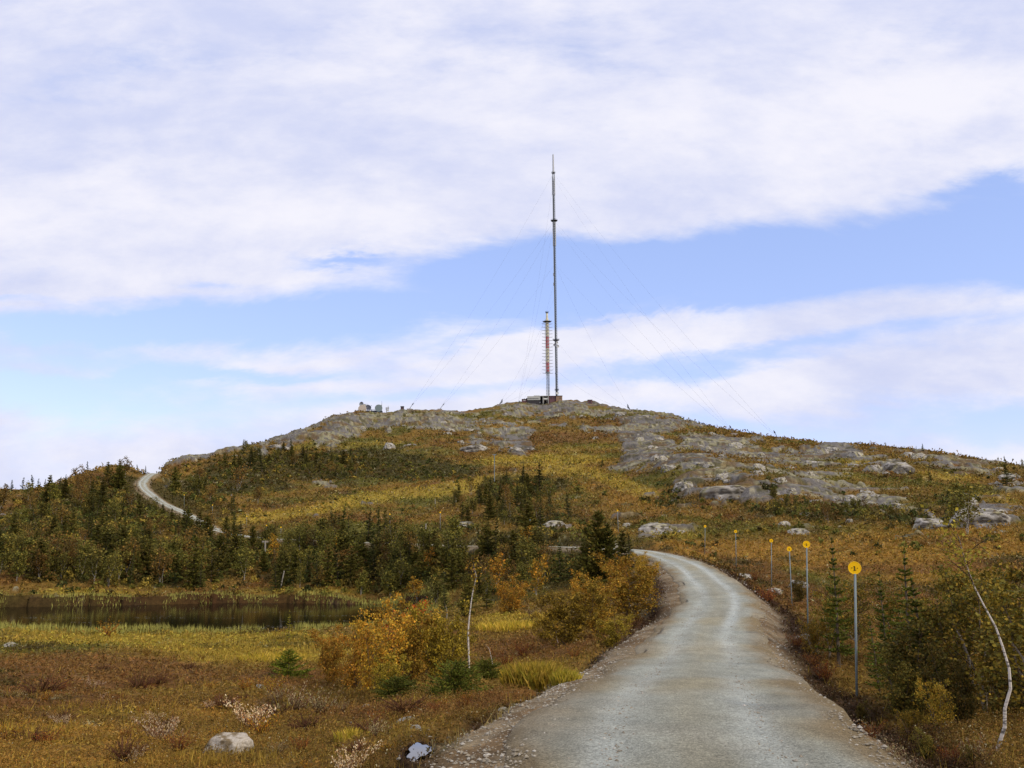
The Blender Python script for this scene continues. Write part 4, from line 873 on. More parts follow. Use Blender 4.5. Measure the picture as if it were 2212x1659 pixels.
for zz, rr in ((z1, 1.6), (z2, 2.8), (z3, 2.7), (MZ(843), 1.7)):
    a = Acc(); ring(a, (0, 0, zz), .5, rr, .28); ring(a, (0, 0, zz + 1.0), rr - .1, rr, .08)
    for q in range(10): a.tube([(math.cos(q * .628) * (rr - .05), math.sin(q * .628) * (rr - .05), zz), (math.cos(q * .628) * (rr - .05), math.sin(q * .628) * (rr - .05), zz + 1.05)], .05, 4)
    for q in range(4): a.tube([(.7 * math.cos(q * 1.57 + .78), .7 * math.sin(q * 1.57 + .78), zz - 1.6), ((rr - .3) * math.cos(q * 1.57 + .78), (rr - .3) * math.sin(q * 1.57 + .78), zz)], .09, 4)
    kid(a, 'platform', M_DARKSTEEL, mast)
for (ya, yb, rr, st) in ((381, 411, 1.05, 1.55), (413, 421, 1.1, 1.2), (480, 531, 1.15, 1.5)):
    z = MZ(yb)
    while z < MZ(ya):
        a = Acc()
        for q in range(4):
            th = q * math.pi / 2 + .78; cx, cy = rr * math.cos(th), rr * math.sin(th); ux, uy = -math.sin(th) * .62, math.cos(th) * .62
            for s0, s1 in ((-1, -.12), (.12, 1)):
                p = [np.array([cx + ux * s, cy + uy * s]) for s in (s0, s1)]; nx, ny = math.cos(th) * .12, math.sin(th) * .12
                V = [(p[0][0], p[0][1], z), (p[1][0], p[1][1], z), (p[1][0] + nx, p[1][1] + ny, z), (p[0][0] + nx, p[0][1] + ny, z)]; V += [(x, y, z + st * .72) for x, y, _ in V]
                a.add(V, [(0, 3, 2, 1), (4, 5, 6, 7), (0, 1, 5, 4), (1, 2, 6, 5), (2, 3, 7, 6), (3, 0, 4, 7)])
        kid(a, 'antenna_panels', M_LIGHTSTEEL, mast); z += st
for yy, s in ((593, -1), (614, -1)):
    a = Acc(); z = MZ(yy); a.box((s * 1.5, -.5, z - 1.2), (s * .9, .1, z + 1.2)); a.tube([(s * .9, -.2, z), (s * .6, -.1, z)], .08, 5); kid(a, 'side_antenna', M_LIGHTSTEEL, mast)
dish(mast, (-1.2, -1.3, MZ(746)), 1.25, (-.5, -1, 0), M_LIGHTSTEEL); dish(mast, (1.4, -1.1, MZ(749)), 1.3, (.6, -1, 0), M_LIGHTSTEEL); dish(mast, (.7, -1.3, MZ(741)), 1.05, (.5, -1, 0), M_LIGHTSTEEL); dish(mast, (.4, -1.6, MZ(850)), 1.05, (0, -1, 0), M_WHITE, label='bright white dish low on the mast'); dish(mast, (-.9, -.9, MZ(807)), .55, (-1, -1, 0), M_DARKSTEEL)
a = Acc(); a.box((-1.5, -1.5, -1), (1.5, 1.5, .9)); a.box((-1.0, -1.0, .9), (1.0, 1.0, 1.6)); kid(a, 'concrete_base', M_CONC, mast)

# ---------------------------------------------------------------- red and white antenna tower
TD = 696.0; tx, ty, _ = (float(v) for v in P(1184, 858, TD)); tg = float(gh(tx, ty)); tz = tg - .3
TZ = lambda py: zat(1182, py, TD) - tz
P2 = lambda Y: (1200 + Y / 3.69) * .54
tower = empty('antenna_tower', (tx, ty, tz), 'shorter red and white banded antenna tower with spiky dipoles on lattice legs', 'tower')
zb = TZ(P2(1068)); a = Acc(); lattice(a, 0, zb, 2.5, 2.6, .16, .06, 4, w1=2.3); kid(a, 'lattice_base', M_STEEL, tower)
a = Acc(); a.tube([(0, 0, 0), (0, 0, zb)], .28, 6); a.tube([(.5, .3, 0), (.5, .3, zb)], .12, 6); kid(a, 'cable_duct', M_DARKSTEEL, tower)
bands = [(1060, 918, M_RED), (918, 715, M_CREAM), (715, 536, M_RED), (536, 330, M_CREAM)]
for i, (ya, yb, mt) in enumerate(bands):
    a = Acc(); w = 1.32 - .03 * i; lathe(a, [(w, TZ(P2(ya))), (w, TZ(P2(yb)))], 18)
    kid(a, 'cylinder_band', mt, tower, True, 'red painted band' if mt is M_RED else 'cream white band')
a = Acc(); ring(a, (0, 0, zb - .3), .9, 1.6, .7); kid(a, 'collar', M_DARKSTEEL, tower)
for k in range(34):                                              # climbing-hole rows down the drum
    pass
a = Acc()
for k in range(30):
    z = TZ(P2(1050 - k * 24)); 
    for th in (-1.75, -1.2): a.box((1.3 * math.cos(th) - .12, 1.34 * math.sin(th) - .03, z - .15), (1.3 * math.cos(th) + .12, 1.34 * math.sin(th) + .12, z + .15))
kid(a, 'cover_plates', M_DARKSTEEL, tower)
a = Acc(); zz = TZ(P2(323)); ring(a, (0, 0, zz), .8, 3.2, .3, 24)
for q in range(12): th = q * math.tau / 12; a.tube([(3.1 * math.cos(th), 3.1 * math.sin(th), zz), (4.1 * math.cos(th), 4.1 * math.sin(th), zz + .7)], .09, 4)
kid(a, 'platform', M_DARKSTEEL, tower)
a = Acc(); lathe(a, [(1.5, zz + .3), (1.25, TZ(P2(295))), (.85, TZ(P2(270))), (.72, TZ(P2(250))), (.72, TZ(P2(195))), (.05, TZ(P2(194)))], 18); kid(a, 'neck', M_CREAM, tower, True)
a = Acc(); zt = TZ(P2(190)); ring(a, (0, 0, zt), .05, 1.25, .25); ring(a, (0, 0, zt + 1.1), 1.1, 1.25, .12)
for q in range(8): a.tube([(1.15 * math.cos(q * .785), 1.15 * math.sin(q * .785), zt), (1.15 * math.cos(q * .785), 1.15 * math.sin(q * .785), zt + 1.15)], .07, 4)
kid(a, 'top_cage', M_DARKSTEEL, tower)
rows = np.linspace(355, 1083, 16)
for Y in rows:
    z = TZ(P2(Y)); a = Acc()
    for q in range(4):
        th = q * math.pi / 2 + .12; c, s = math.cos(th), math.sin(th); side = np.array([-s, c, 0])
        o = np.array([c, s, 0]); a.tube([o * 1.2 + [0, 0, z], o * 2.6 + [0, 0, z], o * 4.2 + [0, 0, z + .25]], [.19, .17, .16], 4)
        for rr, hl in ((2.5, .85), (3.3, .75), (4.2, .6)): a.tube([o * rr + side * hl + [0, 0, z + (.2 if rr > 3.5 else 0)], o * rr - side * hl + [0, 0, z + (.2 if rr > 3.5 else 0)]], .10, 4)
    ring(a, (0, 0, z - .1), 1.15, 1.42, .2); kid(a, 'dipole_row', M_LIGHTSTEEL, tower)
a = Acc()
for q in range(8):
    th = q * math.pi / 4; a.tube([(1.75 * math.cos(th), 1.75 * math.sin(th), TZ(P2(1090))), (1.75 * math.cos(th), 1.75 * math.sin(th), TZ(P2(345)))], .085, 4)
kid(a, 'feeder_rods', M_LIGHTSTEEL, tower)

# ---------------------------------------------------------------- guy wires, each to its anchor in the ground
def anchor(px, py, label, big=True):
    for dy in range(0, 30, 2):
        p = hit(px, py + dy)[0]
        if not np.isnan(p[0]): break
    e = empty('guy_anchor', (p[0], p[1], p[2] - .3), label, 'guy anchor', 'guy anchors of the tall mast')
    to = np.array([mx - p[0], my - p[1]]); to /= np.linalg.norm(to); a = Acc(); a.box((-1.6, -1.2, -1), (1.6, 1.2, 1.2)); kid(a, 'concrete_block', M_CONC, e)
    for k, (ln, up) in enumerate(((6.0, 1.35), (5.0, 1.0), (4.2, .75))[:3 if big else 1]):
        dv = np.array([to[0], to[1], up]); dv /= np.linalg.norm(dv); a = Acc(); a.tube([(0, 0, 1.0), dv * ln + [0, 0, 1.0]], .14, 5); q = dv * ln * .8 + np.array([0, 0, 1.0]); a.tube([q - dv * .5, q + dv * .5], .34, 6); kid(a, 'tension_rod', M_DARKSTEEL, e)
    return np.array([p[0], p[1], p[2] + 1])
ANC = [(anchor(1682, 952, 'small guy anchor with tilted rod on the far right slope of the summit', False), (z1, z2)), (anchor(1585, 940, 'guy anchor on the right slope between the two other anchors', False), (z1 * .98, z2 * .98, MZ(570))), (anchor(1362, 888, 'grey concrete anchor block with splayed rods right of the summit'), (MZ(570), z3, MZ(800))),
       (anchor(1078, 876, 'anchor block with splayed rods just left of the summit building'), (z3, MZ(640), MZ(790))), (anchor(884, 886, 'guy anchor on the ridge left of the summit, nearest the dark box', False), (z1, z2)), (anchor(950, 884, 'guy anchor on the ridge halfway to the summit', False), (z2 * .97, MZ(570))), (anchor(1118, 880, 'guy anchor close below the left end of the summit building', False), (z1 * .97, z2, MZ(600), z3))]
for p, levels in ANC:
    for zz in levels:
        A_, B_ = np.array([0, 0, zz]), p - np.array([mx, my, mz]); t = np.linspace(0, 1, 12)[:, None]; pts = A_ + (B_ - A_) * t; pts[:, 2] -= (4 * t * (1 - t))[:, 0] * 5.0
        a = Acc(); a.tube(pts, .027, 4, cap=False); kid(a, 'guy_wire', M_WIRE, mast)

# ---------------------------------------------------------------- transmitter station on the summit
BD = 690.0; K = BD / FPX
bx0, by0, _ = (float(v) for v in P(1165, 862, BD)); station = empty('transmitter_station', (bx0, by0, float(gh(bx0, by0))), 'low station building on the summit: pale hall, open carport, brown brick wing', 'building')
sx = lambda px: (px - 1165) * K; sz = lambda py: zat(1165, py, BD) - station.location[2]
q4x = lambda X: (2000 + X / 5.53) * .54; q4y = lambda Y: (1550 + Y / 5.53) * .54
a = Acc(); a.box((sx(q4x(600)), -3, sz(q4y(292))), (sx(q4x(890)), 6, sz(q4y(207)))); a.box((sx(q4x(745)), -2.6, sz(q4y(207))), (sx(q4x(880)), 5, sz(q4y(190)))); hall = kid(a, 'hall_wall', M_CLAD, station)
a = Acc(); a.box((sx(q4x(605)), -3.06, sz(q4y(267))), (sx(q4x(850)), -2.9, sz(q4y(256)))); kid(a, 'window_strip', M_GLASS, hall)
a = Acc(); a.box((sx(q4x(596)), -2.6, sz(q4y(320)) - 3), (sx(q4x(880)), 5.5, sz(q4y(292)) - .003)); kid(a, 'undercroft', M_ROOF, station)
a = Acc(); a.box((sx(q4x(480)), -2, sz(q4y(325)) - 3), (sx(q4x(598)), 5, sz(q4y(268)))); low_ = kid(a, 'annex_wall', M_BRICK, station)
a = Acc(); a.box((sx(q4x(475)), -2.3, sz(q4y(268)) + .003), (sx(q4x(600)), 5.3, sz(q4y(262)))); a.box((sx(q4x(530)), 0, sz(q4y(262))), (sx(q4x(542)), 1, sz(q4y(238)))); a.box((sx(q4x(575)), 0, sz(q4y(262))), (sx(q4x(597)), 3, sz(q4y(232)))); kid(a, 'annex_roof', M_ROOF, station)
a = Acc(); a.box((sx(q4x(505)), -2.06, sz(q4y(300))), (sx(q4x(560)), -1.9, sz(q4y(283)))); kid(a, 'annex_door', M_CLAD, station)
a = Acc(); a.box((sx(q4x(892)), 1.5, sz(q4y(290)) - 3), (sx(q4x(1085)), 6, sz(q4y(212)))); kid(a, 'carport_back_wall', M_ROOF, station)
a = Acc(); a.box((sx(q4x(892)), -3.4, sz(q4y(208))), (sx(q4x(1085)), 6.2, sz(q4y(199)))); kid(a, 'carport_roof', M_CLAD, station)
for X_ in (952, 1068):
    a = Acc(); a.box((sx(q4x(X_)) - .22, -3.3, sz(q4y(300)) - 3), (sx(q4x(X_)) + .22, -2.9, sz(q4y(208)))); kid(a, 'carport_post', M_CLAD, station)
a = Acc(); a.box((sx(q4x(1086)), -2.2, sz(q4y(290)) - 3), (sx(q4x(1242)), 6, sz(q4y(204)))); br = kid(a, 'brick_wall', M_BRICK, station)
for X_ in (1105, 1140, 1180, 1215):
    a = Acc(); a.box((sx(q4x(X_)), -2.26, sz(q4y(255))), (sx(q4x(X_ + 18)), -2.1, sz(q4y(232)))); kid(a, 'window', M_GLASS, br)
a = Acc(); a.box((sx(q4x(1084)), -2.5, sz(q4y(204)) + .003), (sx(q4x(1244)), 6.3, sz(q4y(197)))); a.box((sx(q4x(1118)), 0, sz(q4y(197))), (sx(q4x(1160)), 2, sz(q4y(187)))); kid(a, 'brick_roof', M_ROOF, station)
a = Acc(); a.box((sx(q4x(1243)), -3, sz(q4y(300)) - 3), (sx(q4x(1382)), 6, sz(q4y(206)))); tn = kid(a, 'tan_wall', M_TAN, station)
for X_ in (1320, 1345):
    a = Acc(); a.box((sx(q4x(X_)), -3.06, sz(q4y(268))), (sx(q4x(X_ + 10)), -2.9, sz(q4y(240)))); kid(a, 'window', M_GLASS, tn)
a = Acc(); a.box((sx(q4x(1240)), -3.3, sz(q4y(206)) + .003), (sx(q4x(1388)), 6.3, sz(q4y(198)))); kid(a, 'tan_roof', M_ROOF, station)
a = Acc(); lathe(a, [(.05, -2.6), (1.0, -2.6), (1.25, -2.3), (1.25, 2.3), (1.0, 2.6), (.05, 2.6)], 16, M=Matrix.Rotation(R(90), 4, 'Y')); cxx = sx(q4x(1003))
t_ = empty('storage_tank', (bx0 + cxx, by0 - 1.6, station.location[2] + sz(q4y(290)) + .9), 'rounded white tank standing under the carport of the summit building', 'tank'); t_.scale = (.8,) * 3; kid(a, 'tank_shell', M_WHITE, t_, True)
a = Acc(); a.box((-1.8, -.8, -3.5), (-1.3, .8, -.9)); a.box((1.3, -.8, -3.5), (1.8, .8, -.9)); kid(a, 'tank_cradle', M_CONC, t_)
sh = empty('summit_hut', (0, 0, 0), 'tiny dark flat-roofed hut on the ridge right of the station', 'hut'); px_ = q4x(1990); p = P(px_, 868, 692); sh.location = (float(p[0]), float(p[1]), float(gh(p[0], p[1])) - .5)
a = Acc(); a.box((-1.6, -1.5, -1), (1.6, 1.5, 3.0)); kid(a, 'hut_wall', M_BRICK, sh); a = Acc(); a.box((-1.9, -1.8, 3.003), (1.9, 1.8, 3.3)); kid(a, 'hut_roof', M_ROOF, sh); a = Acc(); a.box((-.4, -1.56, .5), (.4, -1.48, 2.4)); kid(a, 'hut_door', M_ROOF, sh)

# ---------------------------------------------------------------- dish station on the left shoulder of the hill
DD_ = 655.0; K2 = DD_ / FPX
q3x = lambda X: (1400 + X / 7.37) * .54; q3y = lambda Y: (1550 + Y / 7.37) * .54
d0x, d0y, _ = (float(v) for v in P(805, 888, DD_)); dg = float(gh(d0x, d0y))
lx = lambda X: (q3x(X) - 805) * K2; lz = lambda Y: zat(805, q3y(Y), DD_) - dg
def standing(name, X, label, cat): return empty(name, (d0x + lx(X), d0y, dg), label, cat, 'radio equipment on the left shoulder')
e = standing('relay_tower', 400, 'squat grey relay tower with a small dish above a big beige one', 'relay tower')
a = Acc(); a.box((-1.1, -.8, -2), (1.6, 1.8, lz(520))); a.box((-.9, -.6, lz(520)), (1.3, 1.4, lz(488))); a.tube([(1.2, 0, lz(490)), (3.2, 0, lz(490))], .14, 5); kid(a, 'tower_body', M_CLAD, e)
dish(e, (lx(340) - lx(400), -1.4, lz(495)), 1.75, (-.35, -1, 0), M_STEEL, .35); dish(e, (lx(372) - lx(400), -2.0, lz(637)), 3.0, (-.1, -1, .05), M_BEIGE, .25, drum=1.0, label='big beige drum dish')
e = standing('lattice_dish', 545, 'dark openwork dish on a frame between the relay tower and the round dish', 'dish antenna')
dish(e, (0, -1, lz(590)), 2.2, (.5, -1, .5), M_DARKSTEEL, .35); a = Acc(); a.tube([(-2.2, 0, -1), (0, 0, lz(600))], .2, 5); a.tube([(2.2, 0, -1), (0, 0, lz(600))], .2, 5); a.tube([(0, 1.5, -1), (0, 0, lz(600))], .2, 5); a.tube([(1.2, 0, lz(620)), (2.0, 0, lz(520))], .16, 5); a.tube([(-2.2, 0, lz(600)), (2.6, 0, lz(670))], .18, 5); kid(a, 'support_frame', M_DARKSTEEL, e)
e = standing('equipment_cabin', 640, 'low dark cabin with lattice barrier between the dishes', 'cabin')
a = Acc(); a.box((-4.6, -1, -2), (4.8, 2, lz(700))); cb = kid(a, 'cabin_wall', M_DARKSTEEL, e); a = Acc(); a.box((-4.8, -1.2, lz(700) + .003), (5.0, 2.2, lz(688))); kid(a, 'cabin_roof', M_ROOF, e); a = Acc()
for k in range(9): a.tube([(-4.4 + k * 1.1, -1.1, lz(690)), (-4.4 + k * 1.1, -1.1, lz(655))], .08, 4)
a.tube([(-4.4, -1.1, lz(655)), (4.4, -1.1, lz(655))], .09, 4); kid(a, 'railing', M_DARKSTEEL, e)
e = standing('round_dish', 850, 'round grey-green dish with a thin whip aerial behind it', 'dish antenna')
dish(e, (0, -1.2, lz(618)), 2.75, (.15, -1, .1), plain('grey_green_dish', lin(112, 124, 124), .6), .3, drum=.6); a = Acc(); a.tube([(0, 0, -2), (0, 0, lz(620))], .35, 8); a.box((-2.6, -.5, -2), (2.6, 1.5, lz(690))); kid(a, 'dish_mount', M_DARKSTEEL, e)
a = Acc(); a.box((.7, .6, 0), (2.0, 1.8, lz(510))); a.tube([(1.9, 1, lz(510)), (1.9, 1, lz(385))], [.16, .07], 5); kid(a, 'whip_aerial', M_STEEL, e)
e = standing('small_aerial_post', 1105, 'little pale aerial post at the right end of the radio equipment', 'aerial')
a = Acc(); a.tube([(-.6, 0, -2), (-.6, 0, lz(600))], .32, 6); a.tube([(.5, 0, -2), (.5, 0, lz(545))], .14, 5); kid(a, 'post', M_STEEL, e); a = Acc(); a.box((-1.3, -.3, lz(660)), (-.1, .3, lz(590))); a.box((.1, -.3, lz(640)), (1.1, .3, lz(585))); kid(a, 'panel_aerial', M_LIGHTSTEEL, e)
p = P(869, 886, 668); e = empty('ridge_box', (float(p[0]), float(p[1]), float(gh(p[0], p[1]))), 'small black box-shaped hut alone on the ridge left of the summit', 'hut')
a = Acc(); a.box((-1.15, -1, -1), (1.15, 1, 3.0)); kid(a, 'box_wall', M_ROOF, e); a = Acc(); a.box((-1.35, -1.2, 3.003), (1.35, 1.2, 3.3)); kid(a, 'box_roof', M_DARKSTEEL, e); a = Acc(); a.box((-.5, -1.06, .3), (.5, -.98, 2.2)); kid(a, 'box_door', M_BRICK, e)

# ---------------------------------------------------------------- marker poles with yellow discs
POLES = [(1846, 1227, 1848, 1510, 'nearest and tallest marker pole, grey with big yellow disc, right of the road'), (1742, 1176, 1744, 1365, 'second nearest marker pole, its yellow disc standing higher than its neighbours'), (1705, 1186, 1711, 1316, 'marker pole leaning left close beside the second nearest one'),
         (1666, 1168, 1666, 1271, 'marker pole behind a pale boulder, fourth from the camera'), (1589, 1148, 1590, 1230, 'marker pole next to the whitish boulder at the outside of the bend'), (1523, 1137, 1522, 1198, 'thin marker pole on the bog beyond the road bend'), (1334, 1103, 1336, 1156, 'marker pole above the trees, seen left of the road bend'),
         (1145, 1118, 1145, 1150, 'tiny orange-yellow disc half hidden in the open-crowned spruce'), (951, 1107, 951, 1147, 'marker pole with orange-yellow disc above the middle woods'), (842, 1111, 843, 1142, 'marker pole on the yellow meadow right of the pointed spruces'), (576, 1135, 576, 1156, 'left one of two tiny yellow discs close together on the meadow'), (607, 1139, 607, 1160, 'right one of two tiny yellow discs close together on the meadow'),
         (398, 1069, 398, 1100, 'tiny yellow disc above the middle of the climbing road'), (459, 1091, 459, 1122, 'yellow disc above the lower part of the climbing road'), (533, 1115, 533, 1140, 'tiny yellow disc right of where the climbing road ends')]
for i, (x, y, fx, fy, lb) in enumerate(POLES):
    p, d = foot(fx, fy); T = np.array([float(v) for v in P(x, y, d)]) - p
    e = empty('marker_pole', (p[0], p[1], p[2]), lb, 'marker pole', 'snow marker poles with yellow discs'); rr = .122 * (1 if i < 8 else 1.05)
    a = Acc(); a.tube([(0, 0, -.4), (T[0], T[1], T[2] - rr * .9)], .024 if i < 6 else .034, 8); kid(a, 'pole', M_POLE, e, True)
    face = -np.array([p[0], p[1], 0]); face /= np.linalg.norm(face); face = face + np.array([0.12, 0, 0]); M = Vector(face).to_track_quat('Z', 'Y').to_matrix().to_4x4()
    a = Acc(); lathe(a, [(.001, -.012), (rr * .97, -.012), (rr, -.008), (rr, .008), (rr * .95, .014), (rr * .86, .010), (.001, .010)], 28, T, M=M); dk = kid(a, 'disc', M_YELLOW, e)
    if i < 7:
        a = Acc()
        for u0, u1, v0, v1 in ((-.010, .010, -.048, .036), (-.024, .024, -.052, -.040), (-.022, .0, .020, .034), (-.062, -.046, -.006, .010), (.048, .064, -.012, .004)):
            c8 = [np.array(M.to_3x3() @ Vector((u * rr / .13, v * rr / .13, w))) + T for w in (.0105, .0155) for u, v in ((u0, v0), (u1, v0), (u1, v1), (u0, v1))]
            a.add(c8, [(0, 3, 2, 1), (4, 5, 6, 7), (0, 1, 5, 4), (1, 2, 6, 5), (2, 3, 7, 6), (3, 0, 4, 7)])
        kid(a, 'disc_mark', M_BLACK, dk)
# wooden posts
def post(name, px, yt, yb, r, label, cross=None, lean=0, mat=None):
    p, d = foot(px, yb); T = np.array([float(v) for v in P(px + lean, yt, d)]) - p; e = empty(name, tuple(p), label, 'post'); a = Acc(); a.tube([(0, 0, -.3), T], r, 7); kid(a, 'shaft', mat or M_WOOD, e)
    if cross: a = Acc(); a.box((T[0] - cross, T[1] - .05, T[2] - .30), (T[0] + cross, T[1] + .03, T[2] - .02)); kid(a, 'crossboard', mat or M_WOOD, e)
post('sign_post', 573, 1168, 1206, .13, 'grey T-shaped wooden post on the open ground above the tarn', .55)
post('wooden_post', 920, 1131, 1150, .10, 'thin pale post left of the middle marker pole'); post('wooden_post', 940, 1077, 1096, .09, 'thin pale post among dark trees above the middle marker pole')
post('power_pole', 1068, 981, 1042, .13, 'tall grey pole with short crossarm standing high on the slope', .6, mat=M_POLE); post('wooden_stake', 605, 1233, 1272, .08, 'slanting dead stake on the far shore of the tarn', lean=9)

# ---------------------------------------------------------------- boulders
def rock_mesh(seed, flat=.6, rough=.28):
    import bmesh
    bm = bmesh.new(); bmesh.ops.create_icosphere(bm, subdivisions=5, radius=1.0); V = np.array([v.co[:] for v in bm.verts]); F = np.array([[v.index for v in f.verts] for f in bm.faces]); bm.free()
    s = seed * 7.3; n = fbm(V[:, 0] * 1.1 + s, V[:, 1] * 1.1 + V[:, 2] * 1.7, 4, seed) + fbm(V[:, 2] * 1.4 + s, V[:, 0] * 1.2 - V[:, 1], 3, seed + 9) * .6; V = V * (1 + rough * n)[:, None]
    rr = np.random.default_rng(seed)
    for _ in range(14):
        nv = rr.normal(size=3); nv[2] = abs(nv[2]) * .6; nv /= np.linalg.norm(nv); h = V @ nv; t = .60 + .26 * rr.random(); V = V - np.outer(np.maximum(h - t, 0) * .92, nv)
    V = V * (1 - .10 * np.exp(-(fbm(V[:, 0] * 2 + s, V[:, 2] * 3 + V[:, 1], 2, seed + 2) / .05) ** 2))[:, None]; V = V * (1 + .04 * fbm(V[:, 0] * 6, V[:, 1] * 6 + V[:, 2] * 5, 3, seed + 3))[:, None]
    V[:, 2] *= flat; f = fbm(V[:, 0] * 3 + s, V[:, 1] * 3 + V[:, 2] * 3, 4, seed + 4); c = mixc(np.tile(np.array(lin(164, 158, 148)), (len(V), 1)), np.array(lin(116, 110, 100)), sst(-.1, .3, f)); c = mixc(c, np.array(lin(162, 154, 112)), sst(.1, .4, fbm(V[:, 0] * 5, V[:, 1] * 5 + V[:, 2] * 3, 3, seed + 6)) * .7); c = mixc(c, np.array(lin(62, 54, 36)), sst(.22, .38, fbm(V[:, 0] * 7, V[:, 2] * 9 + V[:, 1] * 3, 3, seed + 7)) * .8)
    return mesh('rock', V, F, M_STONE, c, True)
RK = [rock_mesh(i, fl, rg) for i, (fl, rg) in enumerate([(.5, .16), (.62, .3), (.75, .34), (.45, .3), (.9, .4), (.38, .25)])]
def boulder(k, px, py, wpx, label, sz=1.0, cat='boulder', rz=None, sink=.25, stretch=1.0, gr=None, ht=1.0):
    p, d = foot(px, py); r = wpx / FPX * d / 2
    o = put('boulder', RK[k]); o.location = (p[0], p[1] + r * .3, p[2] + r * (.25 - sink) * ht); o.scale = (r * 1.08, r * stretch, r * 1.08 * ht); o.rotation_euler = (rnd.uniform(-.1, .1), rnd.uniform(-.1, .1), 0); tag(o, label, cat, gr); return o
B0 = boulder(0, 484, 1622, 108, 'large smooth whitish boulder in the heather at the bottom left', stretch=.8, ht=1.15, sink=.15)
M_PALE = vmat('pale_stone', 2.0, .2, bump=.03, bscale=6.0, two=(16.0, .22)); _m = B0.data.copy(); B0.data = _m; _m.materials[0] = M_PALE
_co = np.array([v.co[:] for v in _m.vertices]); _cc = np.ones((len(_co), 4), np.float32); _cc[:, :3] = mixc(np.tile(np.array(lin(174, 164, 148)), (len(_co), 1)), np.array(lin(120, 104, 78)), sst(-.05, .35, fbm(_co[:, 0] * 4, _co[:, 1] * 4 + _co[:, 2] * 3, 3, 8))); _m.color_attributes['Col'].data.foreach_set('color', _cc.ravel())
for a_ in [(1, 762, 1568, 26, 'small pale stone left of the ditch'), (3, 879, 1560, 44, 'flat pale rock at the left edge of the ditch'), (2, 898, 1578, 26, 'narrow pale stone tipping into the ditch'), (5, 1088, 1536, 38, 'flat white stone on the left road verge'), (5, 790, 1526, 24, 'thin white stone slab in the heather left of the ditch'),
           (1, 1609, 1250, 38, 'whitish boulder on the outer edge of the road bend'), (3, 1672, 1279, 40, 'pale flat boulder at the foot of the fourth marker pole'), (3, 1742, 1380, 44, 'pale rock under the foot of the second marker pole'), (1, 1728, 1268, 46, 'mossy boulder right of the tilted marker pole'), (5, 1330, 1182, 46, 'low pale slab beside the hidden road bend'),
           (2, 1697, 1140, 34, 'grey block alone on the bog before the right-hand rocks'), (4, 1836, 1128, 20, 'upright pale standing rock at the foot of the cliff'), (5, 1722, 1152, 60, 'long low slab in front of the grey block'), (1, 2012, 1140, 70, 'rounded grey rock at the edge of the right bog'), (3, 1585, 1070, 130, 'big smooth grey slab face at the bottom of the outcrop', 1, 'rock outcrop'),
           (4, 1478, 1058, 60, 'steep pale rock face left of the smooth slab', 1, 'rock outcrop'), (3, 1028, 972, 70, 'light grey rock knob high on the middle slope', 1, 'rock outcrop'), (1, 1113, 975, 36, 'smaller light knob right of the high rock knob', 1, 'rock outcrop'), (5, 1195, 1136, 70, 'pale slab in the bushes of the middle slope'), (5, 1000, 1138, 70, 'white flat slab among the dark trees left of the road'),
           (3, 2140, 1125, 130, 'large layered grey outcrop by the right frame edge', 1, 'rock outcrop'), (5, 1415, 1145, 90, 'broken pale slabs above the road bend'), (1, 1940, 1015, 60, 'pale knob under the right skyline', 1, 'rock outcrop'), (5, 20, 1395, 34, 'low lichened stone at the left frame edge'), (1, 560, 1486, 22, 'small white stone in the dark heather'), (2, 1815, 1140, 10, 'tiny white stone at the foot of the standing rock')]:
    boulder(*a_)

rq = np.random.default_rng(77); _kx = rq.uniform(420, 2230, 9000); _ky = rq.uniform(894, 1150, 9000); _ke = ell(_kx, _ky, ROCK_E); _kk = rq.random(9000) < _ke ** 2 * .5
for X_, Y_ in list(zip(_kx[_kk], _ky[_kk]))[:110]:
    p, d = foot(X_, Y_)
    if np.isnan(p[0]) or d < 90 or np.isnan(hit(X_, Y_ - 14)[0][0]) or abs(float(gsample(GLAT, p[0], p[1]))) < 5 or abs(X_ - 1585) < 60 and abs(Y_ - 1065) < 20: continue
    w = float(rq.uniform(14, 46)) * (1 if Y_ > 960 else .7); at = ('on the left flank' if X_ < 760 else 'below the dishes' if X_ < 960 else 'left of the station' if X_ < 1130 else 'under the station' if X_ < 1300 else 'on the right shoulder' if X_ < 1480 else 'above the smooth slab' if X_ < 1680 else 'between slab and right edge' if X_ < 1950 else 'near the right edge')
    row = 'high' if Y_ < 940 else 'half-way up' if Y_ < 1020 else 'low'
    o = boulder(int(rq.integers(1, 6)), X_, Y_, w, ('small' if w < 22 else 'broad' if w > 34 else 'middling') + ' grey rock knob ' + row + ' on the hill, ' + at, cat='rock knob', sink=.35, stretch=1.0, gr='rock knobs on the hill', ht=float(rq.uniform(.7, 1.15))); o.name = 'rock_knob'; o.rotation_euler[2] = float(rq.uniform(0, 6))

# ---------------------------------------------------------------- near trees and bushes
def near(fn): return fn
def tree_at(kind, proto, x, by, hpx, h0, label, group, name=None, cat=None, rz=None, sc=1.0):
    p, d = foot(x, by); s = hpx / FPX * d / h0; e = plant(name or kind, proto, p, label, cat or kind, group, rnd.random() * 6 if rz is None else rz, s); return e, p, d
def bare_trunk(pix, r0, label, name='birch', leaves=260, pal=B_YE, top=0.6):
    p, d = foot(*pix[0]); pts = np.array([[float(v) for v in P(x, y, d)] for x, y in pix]) - p; pts[0] = 0
    return p, d, pts
